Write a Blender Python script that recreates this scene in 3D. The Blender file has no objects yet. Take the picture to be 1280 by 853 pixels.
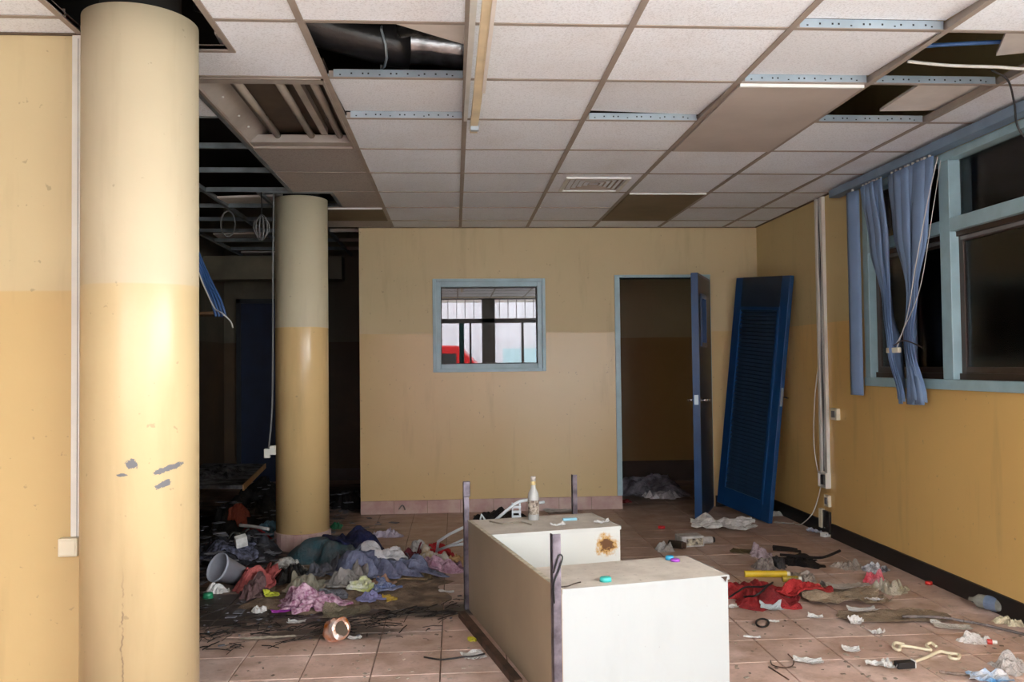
import bpy, math, random
from mathutils import Vector, Matrix, noise as mn
scene = bpy.context.scene
random.seed(7)
R = math.radians

# ------------------------------------------------------------------ camera
F, YAW, PIT, ROL = 1064.12, 0.0673, 0.0284, -0.0116
EYE = 1.3039
fw = Vector((math.sin(YAW)*math.cos(PIT), math.cos(YAW)*math.cos(PIT), math.sin(PIT)))
r0 = Vector((math.cos(YAW), -math.sin(YAW), 0)); u0 = r0.cross(fw)
CR = r0*math.cos(ROL) + u0*math.sin(ROL)
CU = u0*math.cos(ROL) - r0*math.sin(ROL)
cam_data = bpy.data.cameras.new('camera'); cam = bpy.data.objects.new('camera', cam_data)
scene.collection.objects.link(cam)
m = Matrix((CR, CU, -fw)).transposed().to_4x4(); m.translation = Vector((0, 0, EYE))
cam.matrix_world = m
cam_data.sensor_width = 36; cam_data.lens = F/1280*36; cam_data.clip_start = 0.02
scene.camera = cam

# ------------------------------------------------------------------ sky, exposure
world = bpy.data.worlds.new('sky'); scene.world = world; world.use_nodes = True
bg = world.node_tree.nodes['Background']
bg.inputs[0].default_value = (0.93, 0.97, 1.0, 1); bg.inputs[1].default_value = 16.0
scene.view_settings.view_transform = 'Standard'; scene.view_settings.look = 'None'
scene.view_settings.gamma = 1; scene.view_settings.use_curve_mapping = False
scene.view_settings.exposure = 0.0
# sampling portal in the open shop front (gives no light of its own)
pl = bpy.data.lights.new('shopfront_portal', 'AREA'); pl.shape = 'RECTANGLE'; pl.size = 4.9; pl.size_y = 2.5
pl.cycles.is_portal = True
plo = bpy.data.objects.new('shopfront_portal', pl); scene.collection.objects.link(plo)
plo.location = (0.29, -0.28, 1.27); plo.rotation_euler = (R(90), 0, 0)   # faces +y

pl2 = bpy.data.lights.new('side_portal', 'AREA'); pl2.shape = 'RECTANGLE'; pl2.size = 1.45; pl2.size_y = 2.4; pl2.cycles.is_portal = True
plo2 = bpy.data.objects.new('side_portal', pl2); scene.collection.objects.link(plo2)
plo2.location = (2.90, 1.05, 1.78); plo2.rotation_euler = (0, R(90), 0)    # faces -x

# ------------------------------------------------------------------ helpers
def ray(u, v): return fw*F + CR*(u-640) + CU*(426.5-v)
def fl(u, v, z=0.0):            # measured point of the photo at height z
    d = ray(u, v); t = (z-EYE)/d.z; return Vector((0, 0, EYE)) + d*t
def aty(u, v, y):
    d = ray(u, v); return Vector((0, 0, EYE)) + d*(y/d.y)
def atx(u, v, x):
    d = ray(u, v); return Vector((0, 0, EYE)) + d*(x/d.x)
def lin(c):
    return tuple(((x/255)/12.92 if x/255 <= .04045 else ((x/255+.055)/1.055)**2.4) for x in c)
C = scene.collection
def link(o, parent=None):
    C.objects.link(o)
    if parent: o.parent = parent
    return o
def tag(o, label=None, cat=None, group=None, kind=None):
    if label: o['label'] = label
    if cat: o['category'] = cat
    if group: o['group'] = group
    if kind: o['kind'] = kind
    return o
def empty(name, loc=(0, 0, 0), rz=0, label=None, cat=None, group=None, kind=None):
    o = bpy.data.objects.new(name, None); o.empty_display_size = .1
    o.location = loc; o.rotation_euler = (0, 0, rz); link(o)
    return tag(o, label, cat, group, kind)
class MB:
    def __init__(s): s.v = []; s.f = []
    def add(s, vs, fs):
        n = len(s.v); s.v += [tuple(v) for v in vs]; s.f += [tuple(i+n for i in f) for f in fs]; return s
    def box(s, a, b, M=None):
        x0, y0, z0 = a; x1, y1, z1 = b
        vs = [Vector(p) for p in ((x0,y0,z0),(x1,y0,z0),(x1,y1,z0),(x0,y1,z0),(x0,y0,z1),(x1,y0,z1),(x1,y1,z1),(x0,y1,z1))]
        if M: vs = [M @ p for p in vs]
        return s.add(vs, [(3,2,1,0),(4,5,6,7),(0,1,5,4),(1,2,6,5),(2,3,7,6),(3,0,4,7)])
    def hexa(s, bot, top):     # 4 bottom pts, 4 top pts
        return s.add(list(bot)+list(top), [(3,2,1,0),(4,5,6,7),(0,1,5,4),(1,2,6,5),(2,3,7,6),(3,0,4,7)])
    def tube(s, pts, r, n=8, cap=True):
        pts = [Vector(p) for p in pts]; k = len(pts)
        rs = r if isinstance(r, (list, tuple)) else [r]*k
        up = None; rings = []
        for i, p in enumerate(pts):
            t = (pts[min(i+1, k-1)]-pts[max(i-1, 0)]).normalized()
            if up is None:
                up = Vector((0,0,1)) if abs(t.z) < .9 else Vector((1,0,0))
            a = up - t*up.dot(t)
            if a.length < 1e-4: a = t.orthogonal()
            a.normalize(); b = t.cross(a); up = a
            rings.append([p + (a*math.cos(2*math.pi*j/n)+b*math.sin(2*math.pi*j/n))*rs[i] for j in range(n)])
        vs = [q for rg in rings for q in rg]; fs = []
        for i in range(k-1):
            for j in range(n):
                fs.append((i*n+j, i*n+(j+1)%n, (i+1)*n+(j+1)%n, (i+1)*n+j))
        if cap: fs += [tuple(range(n))[::-1], tuple((k-1)*n+j for j in range(n))]
        return s.add(vs, fs)
    def lathe(s, prof, n=24, M=None, cap=True):
        vs = []; fs = []
        for r, z in prof:
            for j in range(n):
                p = Vector((r*math.cos(2*math.pi*j/n), r*math.sin(2*math.pi*j/n), z)); vs.append(M @ p if M else p)
        k = len(prof)
        for i in range(k-1):
            for j in range(n): fs.append((i*n+j, i*n+(j+1)%n, (i+1)*n+(j+1)%n, (i+1)*n+j))
        if cap: fs += [tuple(range(n))[::-1], tuple((k-1)*n+j for j in range(n))]
        return s.add(vs, fs)
    def mesh(s, name, mat, smooth=False, bevel=0):
        me = bpy.data.meshes.new(name); me.from_pydata(s.v, [], s.f); me.update()
        if mat: me.materials.append(mat)
        if smooth: me.polygons.foreach_set('use_smooth', [True]*len(me.polygons))
        return me
    def build(s, name, mat, parent=None, smooth=False, bevel=0, loc=None, rot=None):
        o = bpy.data.objects.new(name, s.mesh(name, mat, smooth)); link(o, parent)
        if bevel:
            b = o.modifiers.new('bevel', 'BEVEL'); b.width = bevel; b.segments = 2; b.limit_method = 'ANGLE'
        if loc is not None: o.location = loc
        if rot is not None: o.rotation_euler = rot
        return o
def inst(name, me, parent=None, loc=(0,0,0), rot=(0,0,0), scale=None):
    o = bpy.data.objects.new(name, me); link(o, parent); o.location = loc; o.rotation_euler = rot
    if scale: o.scale = scale
    return o
def fbm(p, o=3):
    a = 0; w = .5; q = Vector(p)
    for _ in range(o): a += w*mn.noise(q); q = q*2.1; w *= .5
    return a

# ------------------------------------------------------------------ materials
class NT:
    def __init__(s, name):
        s.m = bpy.data.materials.new(name); s.m.use_nodes = True; s.t = s.m.node_tree
        s.b = s.t.nodes['Principled BSDF']; s.out = s.t.nodes['Material Output']
    def n(s, typ, **kw):
        x = s.t.nodes.new(typ)
        for k, v in kw.items(): setattr(x, k, v)
        return x
    def l(s, a, b): s.t.links.new(a, b)
    def val(s, sock, v):
        if hasattr(v, 'is_output'): s.l(v, sock)
        elif isinstance(v, (tuple, list)) and len(v) == 3 and sock.type == 'RGBA': sock.default_value = (*v, 1)
        else: sock.default_value = v
    def mix(s, fac, a, b):
        x = s.n('ShaderNodeMix', data_type='RGBA'); s.val(x.inputs[0], fac); s.val(x.inputs[6], a); s.val(x.inputs[7], b); return x.outputs[2]
    def math(s, op, a, b=0.0, c=0.0, clamp=False):
        x = s.n('ShaderNodeMath', operation=op, use_clamp=clamp); s.val(x.inputs[0], a); s.val(x.inputs[1], b); s.val(x.inputs[2], c); return x.outputs[0]
    def coord(s, which='pos'):
        if which == 'pos': return s.n('ShaderNodeNewGeometry').outputs['Position']
        return s.n('ShaderNodeTexCoord').outputs['Object']
    def noise(s, co, scale, detail=3, rough=.55, out=0):
        x = s.n('ShaderNodeTexNoise'); s.l(co, x.inputs['Vector']); x.inputs['Scale'].default_value = scale
        x.inputs['Detail'].default_value = detail; x.inputs['Roughness'].default_value = rough; return x.outputs[out]
    def ramp(s, f, lo, hi, smooth=False):
        x = s.n('ShaderNodeMapRange'); s.val(x.inputs[0], f); x.inputs[1].default_value = lo; x.inputs[2].default_value = hi
        if smooth: x.interpolation_type = 'SMOOTHSTEP'
        return x.outputs[0]
    def scale(s, co, v, off=(0,0,0)):
        x = s.n('ShaderNodeMapping'); s.l(co, x.inputs[0]); x.inputs['Scale'].default_value = v; x.inputs['Location'].default_value = off; return x.outputs[0]
    def bump(s, h, strength=.3, dist=.01):
        x = s.n('ShaderNodeBump'); s.l(h, x.inputs['Height']); x.inputs['Strength'].default_value = strength; x.inputs['Distance'].default_value = dist
        s.l(x.outputs[0], s.b.inputs['Normal'])
    def col(s, c): s.val(s.b.inputs['Base Color'], c)
    def rough(s, v): s.val(s.b.inputs['Roughness'], v)
def P(name, c, rough=.6, metal=0, var=0.12, vs=8, bump=0, bs=60, spec=None, c2=None, obj=True):
    n = NT(name); c = lin(c); co = n.coord('obj' if obj else 'pos')
    if c2: c2 = lin(c2)
    else: c2 = tuple(x*(1-2*var) for x in c)
    if var or c2: n.col(n.mix(n.ramp(n.noise(co, vs, 4), .35, .65), c, c2))
    else: n.col(c)
    n.rough(rough); n.b.inputs['Metallic'].default_value = metal
    if spec is not None: n.b.inputs['Specular IOR Level'].default_value = spec
    if bump: n.bump(n.noise(co, bs, 4), bump, .004)
    return n.m
def two_tone(name, up, lo, zb=1.595, rough_up=.55, rough_lo=.28, dirt=.5, soot=0.0, chips=False):
    n = NT(name); co = n.coord('pos')
    sep = n.n('ShaderNodeSeparateXYZ'); n.l(co, sep.inputs[0])
    edge = n.math('MULTIPLY', n.math('SUBTRACT', n.noise(co, 3.0, 2), .5), .012)
    msk = n.ramp(n.math('ADD', sep.outputs[2], edge), zb-.003, zb+.003)
    big = n.ramp(n.noise(co, 1.1, 5, .6), .35, .7)
    cu = n.mix(n.math('MULTIPLY', big, dirt*.5), lin(up), tuple(x*.72 for x in lin(up)))
    cl = n.mix(n.math('MULTIPLY', big, dirt*.5), lin(lo), tuple(x*.72 for x in lin(lo)))
    c = n.mix(msk, cl, cu)
    # small scuffs, and a soiled zone just over the floor
    sp = n.ramp(n.noise(co, 26, 2, .7), .70, .74)
    c = n.mix(n.math('MULTIPLY', sp, .35), c, (.16, .12, .08))
    st = n.ramp(n.noise(n.scale(co, (5, 5, .7)), 1.5, 4, .6), .56, .75)
    c = n.mix(n.math('MULTIPLY', st, .22), c, (.2, .14, .07))
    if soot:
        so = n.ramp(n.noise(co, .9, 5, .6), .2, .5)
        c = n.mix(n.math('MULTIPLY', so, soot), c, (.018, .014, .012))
    if chips:
        for (px_, pz_, rx_, rz_, k_) in ((-1.072, .990, .021, .017, 0), (-.972, .968, .040, .011, .35), (-1.10, .955, .02, .006, 0), (-.985, .915, .022, .012, .4)):
            dx = n.math('SUBTRACT', sep.outputs[0], px_); dz = n.math('SUBTRACT', n.math('SUBTRACT', sep.outputs[2], pz_), n.math('MULTIPLY', dx, k_))
            dx = n.math('DIVIDE', dx, rx_); dz = n.math('DIVIDE', dz, rz_)
            rr = n.math('ADD', n.math('SQRT', n.math('ADD', n.math('MULTIPLY', dx, dx), n.math('MULTIPLY', dz, dz))), n.math('MULTIPLY', n.math('SUBTRACT', n.noise(co, 60, 4, .7), .5), 1.8))
            c = n.mix(n.math('MULTIPLY', n.ramp(rr, .95, .85), n.ramp(sep.outputs[1], 3.06, 3.02)), c, (.15, .155, .165))
        ang = n.math('ADD', sep.outputs[0], n.math('MULTIPLY', n.math('SUBTRACT', n.noise(n.scale(co, (.01, .01, 9)), 1, 4, .7), .5), .045))
        cr = n.math('MULTIPLY', n.ramp(n.math('ABSOLUTE', n.math('ADD', ang, 1.100)), .0035, .0015), n.ramp(sep.outputs[2], .66, .50))
        cr = n.math('MULTIPLY', cr, n.ramp(n.noise(n.scale(co, (.01, .01, 14)), 1, 3), .42, .5))
        cr = n.math('MULTIPLY', cr, n.ramp(sep.outputs[1], 3.06, 3.02))
        c = n.mix(cr, c, (.28, .2, .12))
    n.col(c)
    n.rough(n.mix(msk, (rough_lo,)*3, (rough_up,)*3))
    n.bump(n.noise(co, 45, 4), .08, .004)
    return n.m
UP, LO = (202, 184, 142), (202, 175, 124)
M = {}
M['wall'] = two_tone('wall_paint', UP, LO)
M['wall_r'] = two_tone('side_wall_bounce_paint', (206, 184, 132), (222, 182, 112))  # same paint as the other walls; warm bounced light put into the colour
M['col'] = two_tone('column_paint', (192, 178, 148), (194, 173, 132), rough_lo=.32, chips=True)
M['colb'] = two_tone('column_paint_far', (206, 196, 166), (224, 192, 136), rough_lo=.25, dirt=.7)
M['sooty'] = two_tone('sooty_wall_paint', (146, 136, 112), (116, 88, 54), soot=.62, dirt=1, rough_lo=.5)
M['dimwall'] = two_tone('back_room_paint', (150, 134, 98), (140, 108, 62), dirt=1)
M['concrete'] = P('plenum_concrete', (38, 36, 35), .9, vs=2, obj=False)
M['black'] = P('black_baseboard', (22, 21, 21), .5, var=.2, obj=False)
# floor tiles: terracotta, soiled, with burnt patches of their own shape
def floor_tile(name, soot_on=True):
    n = NT(name); co = n.coord('pos')
    rnd = n.n('ShaderNodeObjectInfo').outputs['Random']
    base = n.mix(rnd, lin((240, 219, 210)), lin((226, 192, 178)))
    base = n.mix(n.ramp(n.noise(co, 5.5, 4, .5), .3, .75), base, lin((170, 140, 118)))
    base = n.mix(n.math('MULTIPLY', n.ramp(n.noise(n.scale(co, (2, 7, 1)), 2.2, 4, .6), .45, .7), .6), base, lin((205, 172, 160)))
    sep = n.n('ShaderNodeSeparateXYZ'); n.l(co, sep.inputs[0])
    # brown dirt in patches; its rise with depth paints the light falling off
    d = n.math('ADD', n.ramp(sep.outputs[1], 3.6, 6.6), n.math('MULTIPLY', n.math('SUBTRACT', n.noise(co, 1.7, 3, .5), .5), .9), clamp=True)
    base = n.mix(n.math('MULTIPLY', d, .6), base, lin((134, 106, 84)))
    base = n.mix(n.math('MULTIPLY', n.ramp(n.noise(co, 8, 6, .68), .48, .68), .45), base, lin((150, 116, 92)))
    base = n.mix(n.math('MULTIPLY', n.ramp(n.noise(n.scale(co, (1, 1, 1), (5, 2, 0)), 14, 5, .7), .58, .70), .4), base, lin((112, 86, 68)))
    grain = n.ramp(n.noise(co, 70, 4, .7), .5, .8)
    base = n.mix(n.math('MULTIPLY', grain, .22), base, lin((84, 62, 48)))
    # burnt patch left of the counter
    def patch(cx, cy, rx, ry, w):
        dx = n.math('DIVIDE', n.math('SUBTRACT', sep.outputs[0], cx), rx); dy = n.math('DIVIDE', n.math('SUBTRACT', sep.outputs[1], cy), ry)
        rr = n.math('SQRT', n.math('ADD', n.math('MULTIPLY', dx, dx), n.math('MULTIPLY', dy, dy)))
        rr = n.math('ADD', rr, n.math('MULTIPLY', n.math('SUBTRACT', n.noise(n.scale(co, (1.6, 5.0, 1)), 1.6, 6, .72), .5), 1.9))
        return n.math('MULTIPLY', n.ramp(rr, 1.0, .55), w)
    s = patch(-1.05, 4.75, .85, .55, .93)
    s = n.math('MAXIMUM', s, patch(-.2, 4.62, .75, .16, .9))
    s = n.math('MAXIMUM', s, patch(-.6, 4.27, .5, .13, .85))
    s = n.math('MAXIMUM', s, patch(-2.0, 6.6, 1.5, 2.2, 1.0))
    s = n.math('MAXIMUM', s, patch(-1.0, 8.6, .9, 1.2, .95))
    s = n.math('MAXIMUM', s, patch(1.9, 8.6, 1.4, .9, .7))
    base = n.mix(s, base, (.012, .010, .009))
    n.col(base); n.rough(n.math('ADD', .38, n.math('MULTIPLY', n.noise(co, 6, 3), .25))); n.bump(n.noise(co, 30, 4), .06, .002)
    return n.m
M['ftile'] = floor_tile('terracotta_floor_tile')
M['grout'] = P('floor_grout', (132, 112, 98), .9, vs=12, obj=False)
M['skirt'] = P('pink_skirting_tile', (190, 164, 154), .35, vs=9, c2=(174, 138, 132), obj=False)
def ceil_tile(name, c, fleck):
    n = NT(name); co = n.coord('pos')
    w = n.noise(co, 120, 2, .6); rnd = n.n('ShaderNodeObjectInfo').outputs['Random']
    b = n.mix(rnd, lin(c), tuple(x*.93 for x in lin(c)))
    b = n.mix(n.math('MULTIPLY', n.ramp(w, .52, .62), fleck), b, tuple(x*.5 for x in lin(c)))
    b = n.mix(n.math('MULTIPLY', n.ramp(n.noise(co, 1.4, 4), .5, .8), .3), b, lin((190, 170, 150)))
    n.col(b); n.rough(.9); n.bump(w, .5, .004); return n.m
M['ctile'] = ceil_tile('mineral_ceiling_tile', (240, 245, 252), .30)
M['ctile_dark'] = ceil_tile('darker_ceiling_tile', (176, 168, 162), .5)  # darker grey tile for the left rear cells
M['ctile_back'] = P('ceiling_tile_plain', (226, 220, 214), .8, var=.05)
M['tee'] = P('ceiling_tee_paint', (158, 146, 136), .5, var=.08, obj=False)
M['tee_dark'] = P('sooty_ceiling_tee', (120, 128, 132), .5, var=.2, obj=False)
M['galv'] = P('galvanised_steel', (176, 192, 202), .35, metal=.6, var=.1)
M['brown_panel'] = P('grey_brown_ceiling_panel', (190, 180, 172), .6, var=.06, vs=3)
M['dark_panel'] = P('dark_brown_ceiling_panel', (128, 112, 86), .7, var=.1, vs=3)
M['white_metal'] = P('white_painted_metal', (226, 226, 222), .4, var=.05)
M['trof'] = P('troffer_reflector', (172, 164, 156), .4, var=.15, vs=4)
M['trof_dirty'] = P('smoked_troffer_back', (92, 78, 66), .55, var=.2, vs=5)
M['tubeg'] = P('dead_fluorescent_tube', (158, 148, 136), .25, var=.1, vs=6)
M['foil'] = P('duct_foil', (150, 150, 152), .22, metal=.9, var=.25, vs=14, bump=.8, bs=22)
M['blackfoil'] = P('black_duct_wrap', (38, 38, 40), .3, var=.3, vs=9, bump=.8, bs=18)
M['timber'] = P('pale_timber', (232, 216, 182), .6, var=.1, vs=5)
M['wframe'] = P('pale_blue_gloss_paint', (158, 188, 196), .35, var=.07, obj=False)
M['pelmet'] = P('grey_blue_paint', (118, 140, 162), .45, var=.08, obj=False)
M['alu'] = P('grey_aluminium', (150, 148, 148), .4, metal=.2, var=.08, obj=False)
M['bronze'] = P('brown_anodised_aluminium', (74, 60, 52), .35, metal=.4, var=.1, obj=False)
M['door'] = P('blue_gloss_paint', (24, 68, 116), .32, var=.1, vs=4)
M['door_shaded'] = P('shaded_blue_paint', (36, 48, 64), .4, var=.15, vs=4)  # darker copy of the door blue; shade on the faces put into the colour
M['slat'] = P('dusty_blue_slat', (40, 66, 92), .5, var=.2, vs=9)
M['chrome'] = P('chrome', (210, 210, 210), .15, metal=1, var=0.02)
M['vane'] = P('blue_blind_fabric', (128, 154, 190), .75, var=.06, vs=4, bump=.1, bs=300)
M['trunk'] = P('white_pvc_trunking', (222, 220, 210), .45, var=.05, obj=False)
M['boxw'] = P('cream_switch_plate', (224, 216, 190), .45, var=.04)
M['cableg'] = P('grey_cable', (120, 120, 120), .5, var=.1)
M['cablew'] = P('white_cable', (206, 204, 198), .5, var=.06)
M['cablek'] = P('black_cable', (28, 27, 28), .5, var=.1)
M['cableb'] = P('blue_cable', (60, 96, 150), .5, var=.1)
def laminate():
    n = NT('cream_laminate'); co = n.coord('obj'); c = lin((166, 170, 169))
    b = n.mix(n.math('MULTIPLY', n.ramp(n.noise(n.scale(co, (6, 6, 1.6)), 1.3, 5, .65), .5, .8), .22), c, tuple(x*.72 for x in c))
    b = n.mix(n.math('MULTIPLY', n.ramp(n.noise(co, 24, 3, .7), .69, .73), .5), b, (.16, .15, .13))
    n.col(b); n.rough(.35); return n.m
M['counter'] = laminate()
M['counter_edge'] = P('worn_laminate_edge', (206, 194, 168), .6, var=.2, vs=30)
M['steel'] = P('tarnished_steel', (132, 124, 134), .35, metal=.7, var=.35, vs=12)
M['rust'] = P('rusty_steel', (92, 66, 50), .7, var=.35, vs=16)
def counter_top():
    n = NT('dusty_counter_top'); co = n.coord('pos')
    b = n.mix(n.ramp(n.noise(co, 7, 5, .65), .35, .65), lin((216, 206, 192)), lin((194, 182, 168)))
    b = n.mix(n.math('MULTIPLY', n.ramp(n.noise(co, 38, 4, .7), .6, .72), .6), b, lin((110, 98, 86)))
    n.col(b); n.rough(.75); n.bump(n.noise(co, 60, 3), .15, .003); return n.m
M['ctop'] = counter_top()
def burn_panel():
    n = NT('laminate_with_brown_burn'); co = n.coord('obj'); sep = n.n('ShaderNodeSeparateXYZ'); n.l(co, sep.inputs[0])
    dx = n.math('DIVIDE', n.math('SUBTRACT', sep.outputs[0], .628), .060); dz = n.math('DIVIDE', n.math('SUBTRACT', sep.outputs[2], .385), .048)
    rr = n.math('SQRT', n.math('ADD', n.math('MULTIPLY', dx, dx), n.math('MULTIPLY', dz, dz)))
    rr = n.math('ADD', rr, n.math('MULTIPLY', n.math('SUBTRACT', n.noise(co, 22, 5, .75), .5), 3.0))
    b = n.mix(n.ramp(rr, 1.25, .75), lin((208, 209, 203)), lin((190, 146, 76)))
    b = n.mix(n.ramp(rr, .72, .5), b, lin((96, 58, 22)))
    n.col(b); n.rough(.4); return n.m
M['burn'] = burn_panel()
def glass(name, ior, tint=(1, 1, 1), rough=0.0):
    n = NT(name); n.t.nodes.remove(n.b)
    fr = n.n('ShaderNodeFresnel'); fr.inputs[0].default_value = ior
    tr = n.n('ShaderNodeBsdfTransparent'); tr.inputs[0].default_value = (*tint, 1)
    gl = n.n('ShaderNodeBsdfGlossy'); gl.inputs['Roughness'].default_value = rough
    mx = n.n('ShaderNodeMixShader'); n.l(fr.outputs[0], mx.inputs[0]); n.l(tr.outputs[0], mx.inputs[1]); n.l(gl.outputs[0], mx.inputs[2])
    n.l(mx.outputs[0], n.out.inputs[0]); return n.m
M['glass'] = glass('window_glass', 1.55, (.75, .73, .7), .12)
M['mirror_glass'] = glass('tinted_interior_glass', 2.1, (.35, .36, .38), .01)
M['clear'] = glass('clear_plastic', 1.6, (.86, .88, .88), .12)

# ------------------------------------------------------------------ dimensions of the place
H = 2.545; D = 7.628; XR = 2.777; XL = -0.842; TOP = 3.25; YB = 10.0
LW = 3.22      # face of the wall beside the near column

# ------------------------------------------------------------------ structure: floor
floor = MB().box((-5, -.35, -.12), (XR+.15, YB+.2, -.006)).box((XR+.15, 2.45, -.12), (XR+2.6, YB+.2, -.006)).build('floor', M['grout'])
tag(floor, 'dirty terracotta tiled floor strewn with litter', None, kind='structure')
T = .2935; fx0 = -.075; fy0 = 3.66
tm = MB(); g = .0025
tm.hexa([(-T/2+g, -T/2+g, -.006), (T/2-g, -T/2+g, -.006), (T/2-g, T/2-g, -.006), (-T/2+g, T/2-g, -.006)],
        [(-T/2+g*1.6, -T/2+g*1.6, 0), (T/2-g*1.6, -T/2+g*1.6, 0), (T/2-g*1.6, T/2-g*1.6, 0), (-T/2+g*1.6, T/2-g*1.6, 0)])
tme = tm.mesh('floor_tile', M['ftile'])
rest = MB(); ntile = 0
for i in range(-17, 10):
    for j in range(-14, 22):
        x = fx0+T*(i+.5); y = fy0+T*(j+.5)
        if x+T/2 > XR or y+T/2 > YB: 
            x1 = min(x+T/2, XR+.0); y1 = min(y+T/2, YB)
            if x1-(x-T/2) < .03 or y1-(y-T/2) < .03: continue
            rest.box((x-T/2+g, y-T/2+g, -.006), (x1-g, y1-g, 0)); continue
        vis = 3.3 < y < 6.5 and -.36*y < x < 2.7
        if vis:
            inst('floor_tile', tme, floor, (x, y, random.uniform(-.0006, 0)), (0, 0, random.choice((0, R(90), R(180), R(270))))); ntile += 1
        else:
            rest.box((x-T/2+g, y-T/2+g, -.006), (x+T/2-g, y+T/2-g, 0))
o = rest.build('floor_tile_field', M['ftile'], floor); tag(o, kind='stuff')

# ------------------------------------------------------------------ structure: walls
def structure(name, mb, mat, label): 
    o = mb.build(name, mat); tag(o, label, None, kind='structure'); return o
DX0, DX1, DZ = 1.485, 2.300, 2.085         # doorway clear opening
WX0, WX1, WZ0, WZ1 = -.165, .790, 1.275, 2.055   # interior window opening
wb = MB()
for a, b in [((XL, D, 0), (WX0, D+.13, TOP)), ((WX0, D, 0), (WX1, D+.13, WZ0)), ((WX0, D, WZ1), (WX1, D+.13, TOP)), ((WX1, D, 0), (DX0, D+.13, TOP)),
             ((DX0, D, DZ), (DX1, D+.13, TOP)), ((DX1, D, 0), (XR, D+.13, TOP))]: wb.box(a, b)
wall_back = structure('wall_back', wb, M['wall'], 'cream and ochre two-tone wall with a window and a doorway')
# right wall with long window opening
RY0, RY1, RZ0, RZ1 = 2.60, 5.56, 1.150, 2.470
wr = MB()
for a, b in [((XR, -.35, 2.50), (XR+.15, 2.30, TOP)), ((XR, -.35, 0), (XR+.15, 2.30, 1.05)), ((XR, 2.30, 0), (XR+.15, RY0, TOP)), ((XR, RY0, 0), (XR+.15, RY1, RZ0)), ((XR, RY0, RZ1), (XR+.15, RY1, TOP)), ((XR, RY1, 0), (XR+.15, YB, TOP))]: wr.box(a, b)
wall_right = structure('wall_right', wr, M['wall_r'], 'ochre side wall below the curtained window')
wl = MB().box((-5, LW, 0), (-1.20, LW+.15, H+.02))
structure('wall_upper', MB().box((-5, LW+.05, H+.02), (-1.20, LW+.15, TOP)), M['concrete'], 'bare dark masonry above the ceiling line')
wall_left = structure('wall_left', wl, M['wall'], 'cream and ochre wall beside the thick near column')
structure('wall_far', MB().box((-5, YB, 0), (XR+.15, YB+.15, TOP)), M['sooty'], 'smoke-darkened wall at the end of the burnt passage')
structure('wall_passage', MB().box((-2.80, LW+.15, 0), (-2.65, YB, TOP)), M['sooty'], 'smoke-blackened side wall of the burnt room')
structure('wall_partition', MB().box((XL, D+.13, 0), (XL+.12, YB, TOP)), M['sooty'], 'dark partition beside the passage')
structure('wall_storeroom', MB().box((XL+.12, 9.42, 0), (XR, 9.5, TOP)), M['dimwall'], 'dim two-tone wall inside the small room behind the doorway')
structure('wall_outer', MB().box((-5.15, -.35, 0), (-5, LW+.15, TOP)), M['wall'], 'side wall of the front hall')
slab = structure('ceiling_slab', MB().box((-5.15, -.35, TOP), (XR+.15, YB+.15, TOP+.15)).box((XR+.15, 2.40, TOP), (XR+2.6, YB+.15, TOP+.15)), M['concrete'], 'dark concrete slab above the suspended ceiling')
# enclosed passage behind the right-hand window (dark)
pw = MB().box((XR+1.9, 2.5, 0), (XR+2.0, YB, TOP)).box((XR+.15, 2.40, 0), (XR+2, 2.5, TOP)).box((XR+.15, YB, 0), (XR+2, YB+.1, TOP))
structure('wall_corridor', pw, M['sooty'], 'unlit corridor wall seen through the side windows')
# baseboards
def baseboard_tiles(name, x0, x1, label):
    root = MB().box((x0, D-.008, 0), (x1, D, .112)).build(name, M['grout']); tag(root, label, None, kind='structure')
    me = MB().hexa([(-T/2+.002, -.006, 0), (T/2-.002, -.006, 0), (T/2-.002, 0, 0), (-T/2+.002, 0, 0)], [(-T/2+.002, -.006, .114), (T/2-.002, -.006, .114), (T/2-.002, 0, .117), (-T/2+.002, 0, .117)]).mesh('skirting_tile', M['skirt'])
    x = x0+T/2
    while x < x1+T*.4:
        w = min(T, x1-(x-T/2))
        if w > .04:
            t = inst('skirting_tile', me, root, (x-T/2+w/2, D-.008, 0), (0, 0, 0)); t.scale = (w/T, 1, 1)
        x += T
    return root
baseboard_tiles('baseboard_back', XL, DX0+.01, 'row of pink skirting tiles under the interior window')
MBb = MB().box((XR-.014, 2.3, 0), (XR, 6.165, .104)).box((XR-.014, 6.30, 0), (XR, D, .104))
o = MBb.build('baseboard_right', M['black']); tag(o, 'black skirting strip along the ochre side wall', None, kind='structure')
o = MB().box((DX1+.05, D-.012, 0), (XR-.015, D, .10)).build('baseboard_corner', M['black']); tag(o, 'short black skirting beside the open blue door', None, kind='structure')
o = MB().box((XL+.13, 9.40, 0), (XR, 9.42, .22)).build('baseboard_storeroom', P('dark_skirting', (70, 56, 48), .7)); tag(o, 'dark skirting in the small room', None, kind='structure')
o = MB().box((-2.65, YB-.02, 0), (XL, YB, .13)).build('baseboard_far', P('sooty_skirting', (92, 78, 74), .6)); tag(o, 'grimy skirting at the end of the passage', None, kind='structure')

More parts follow.
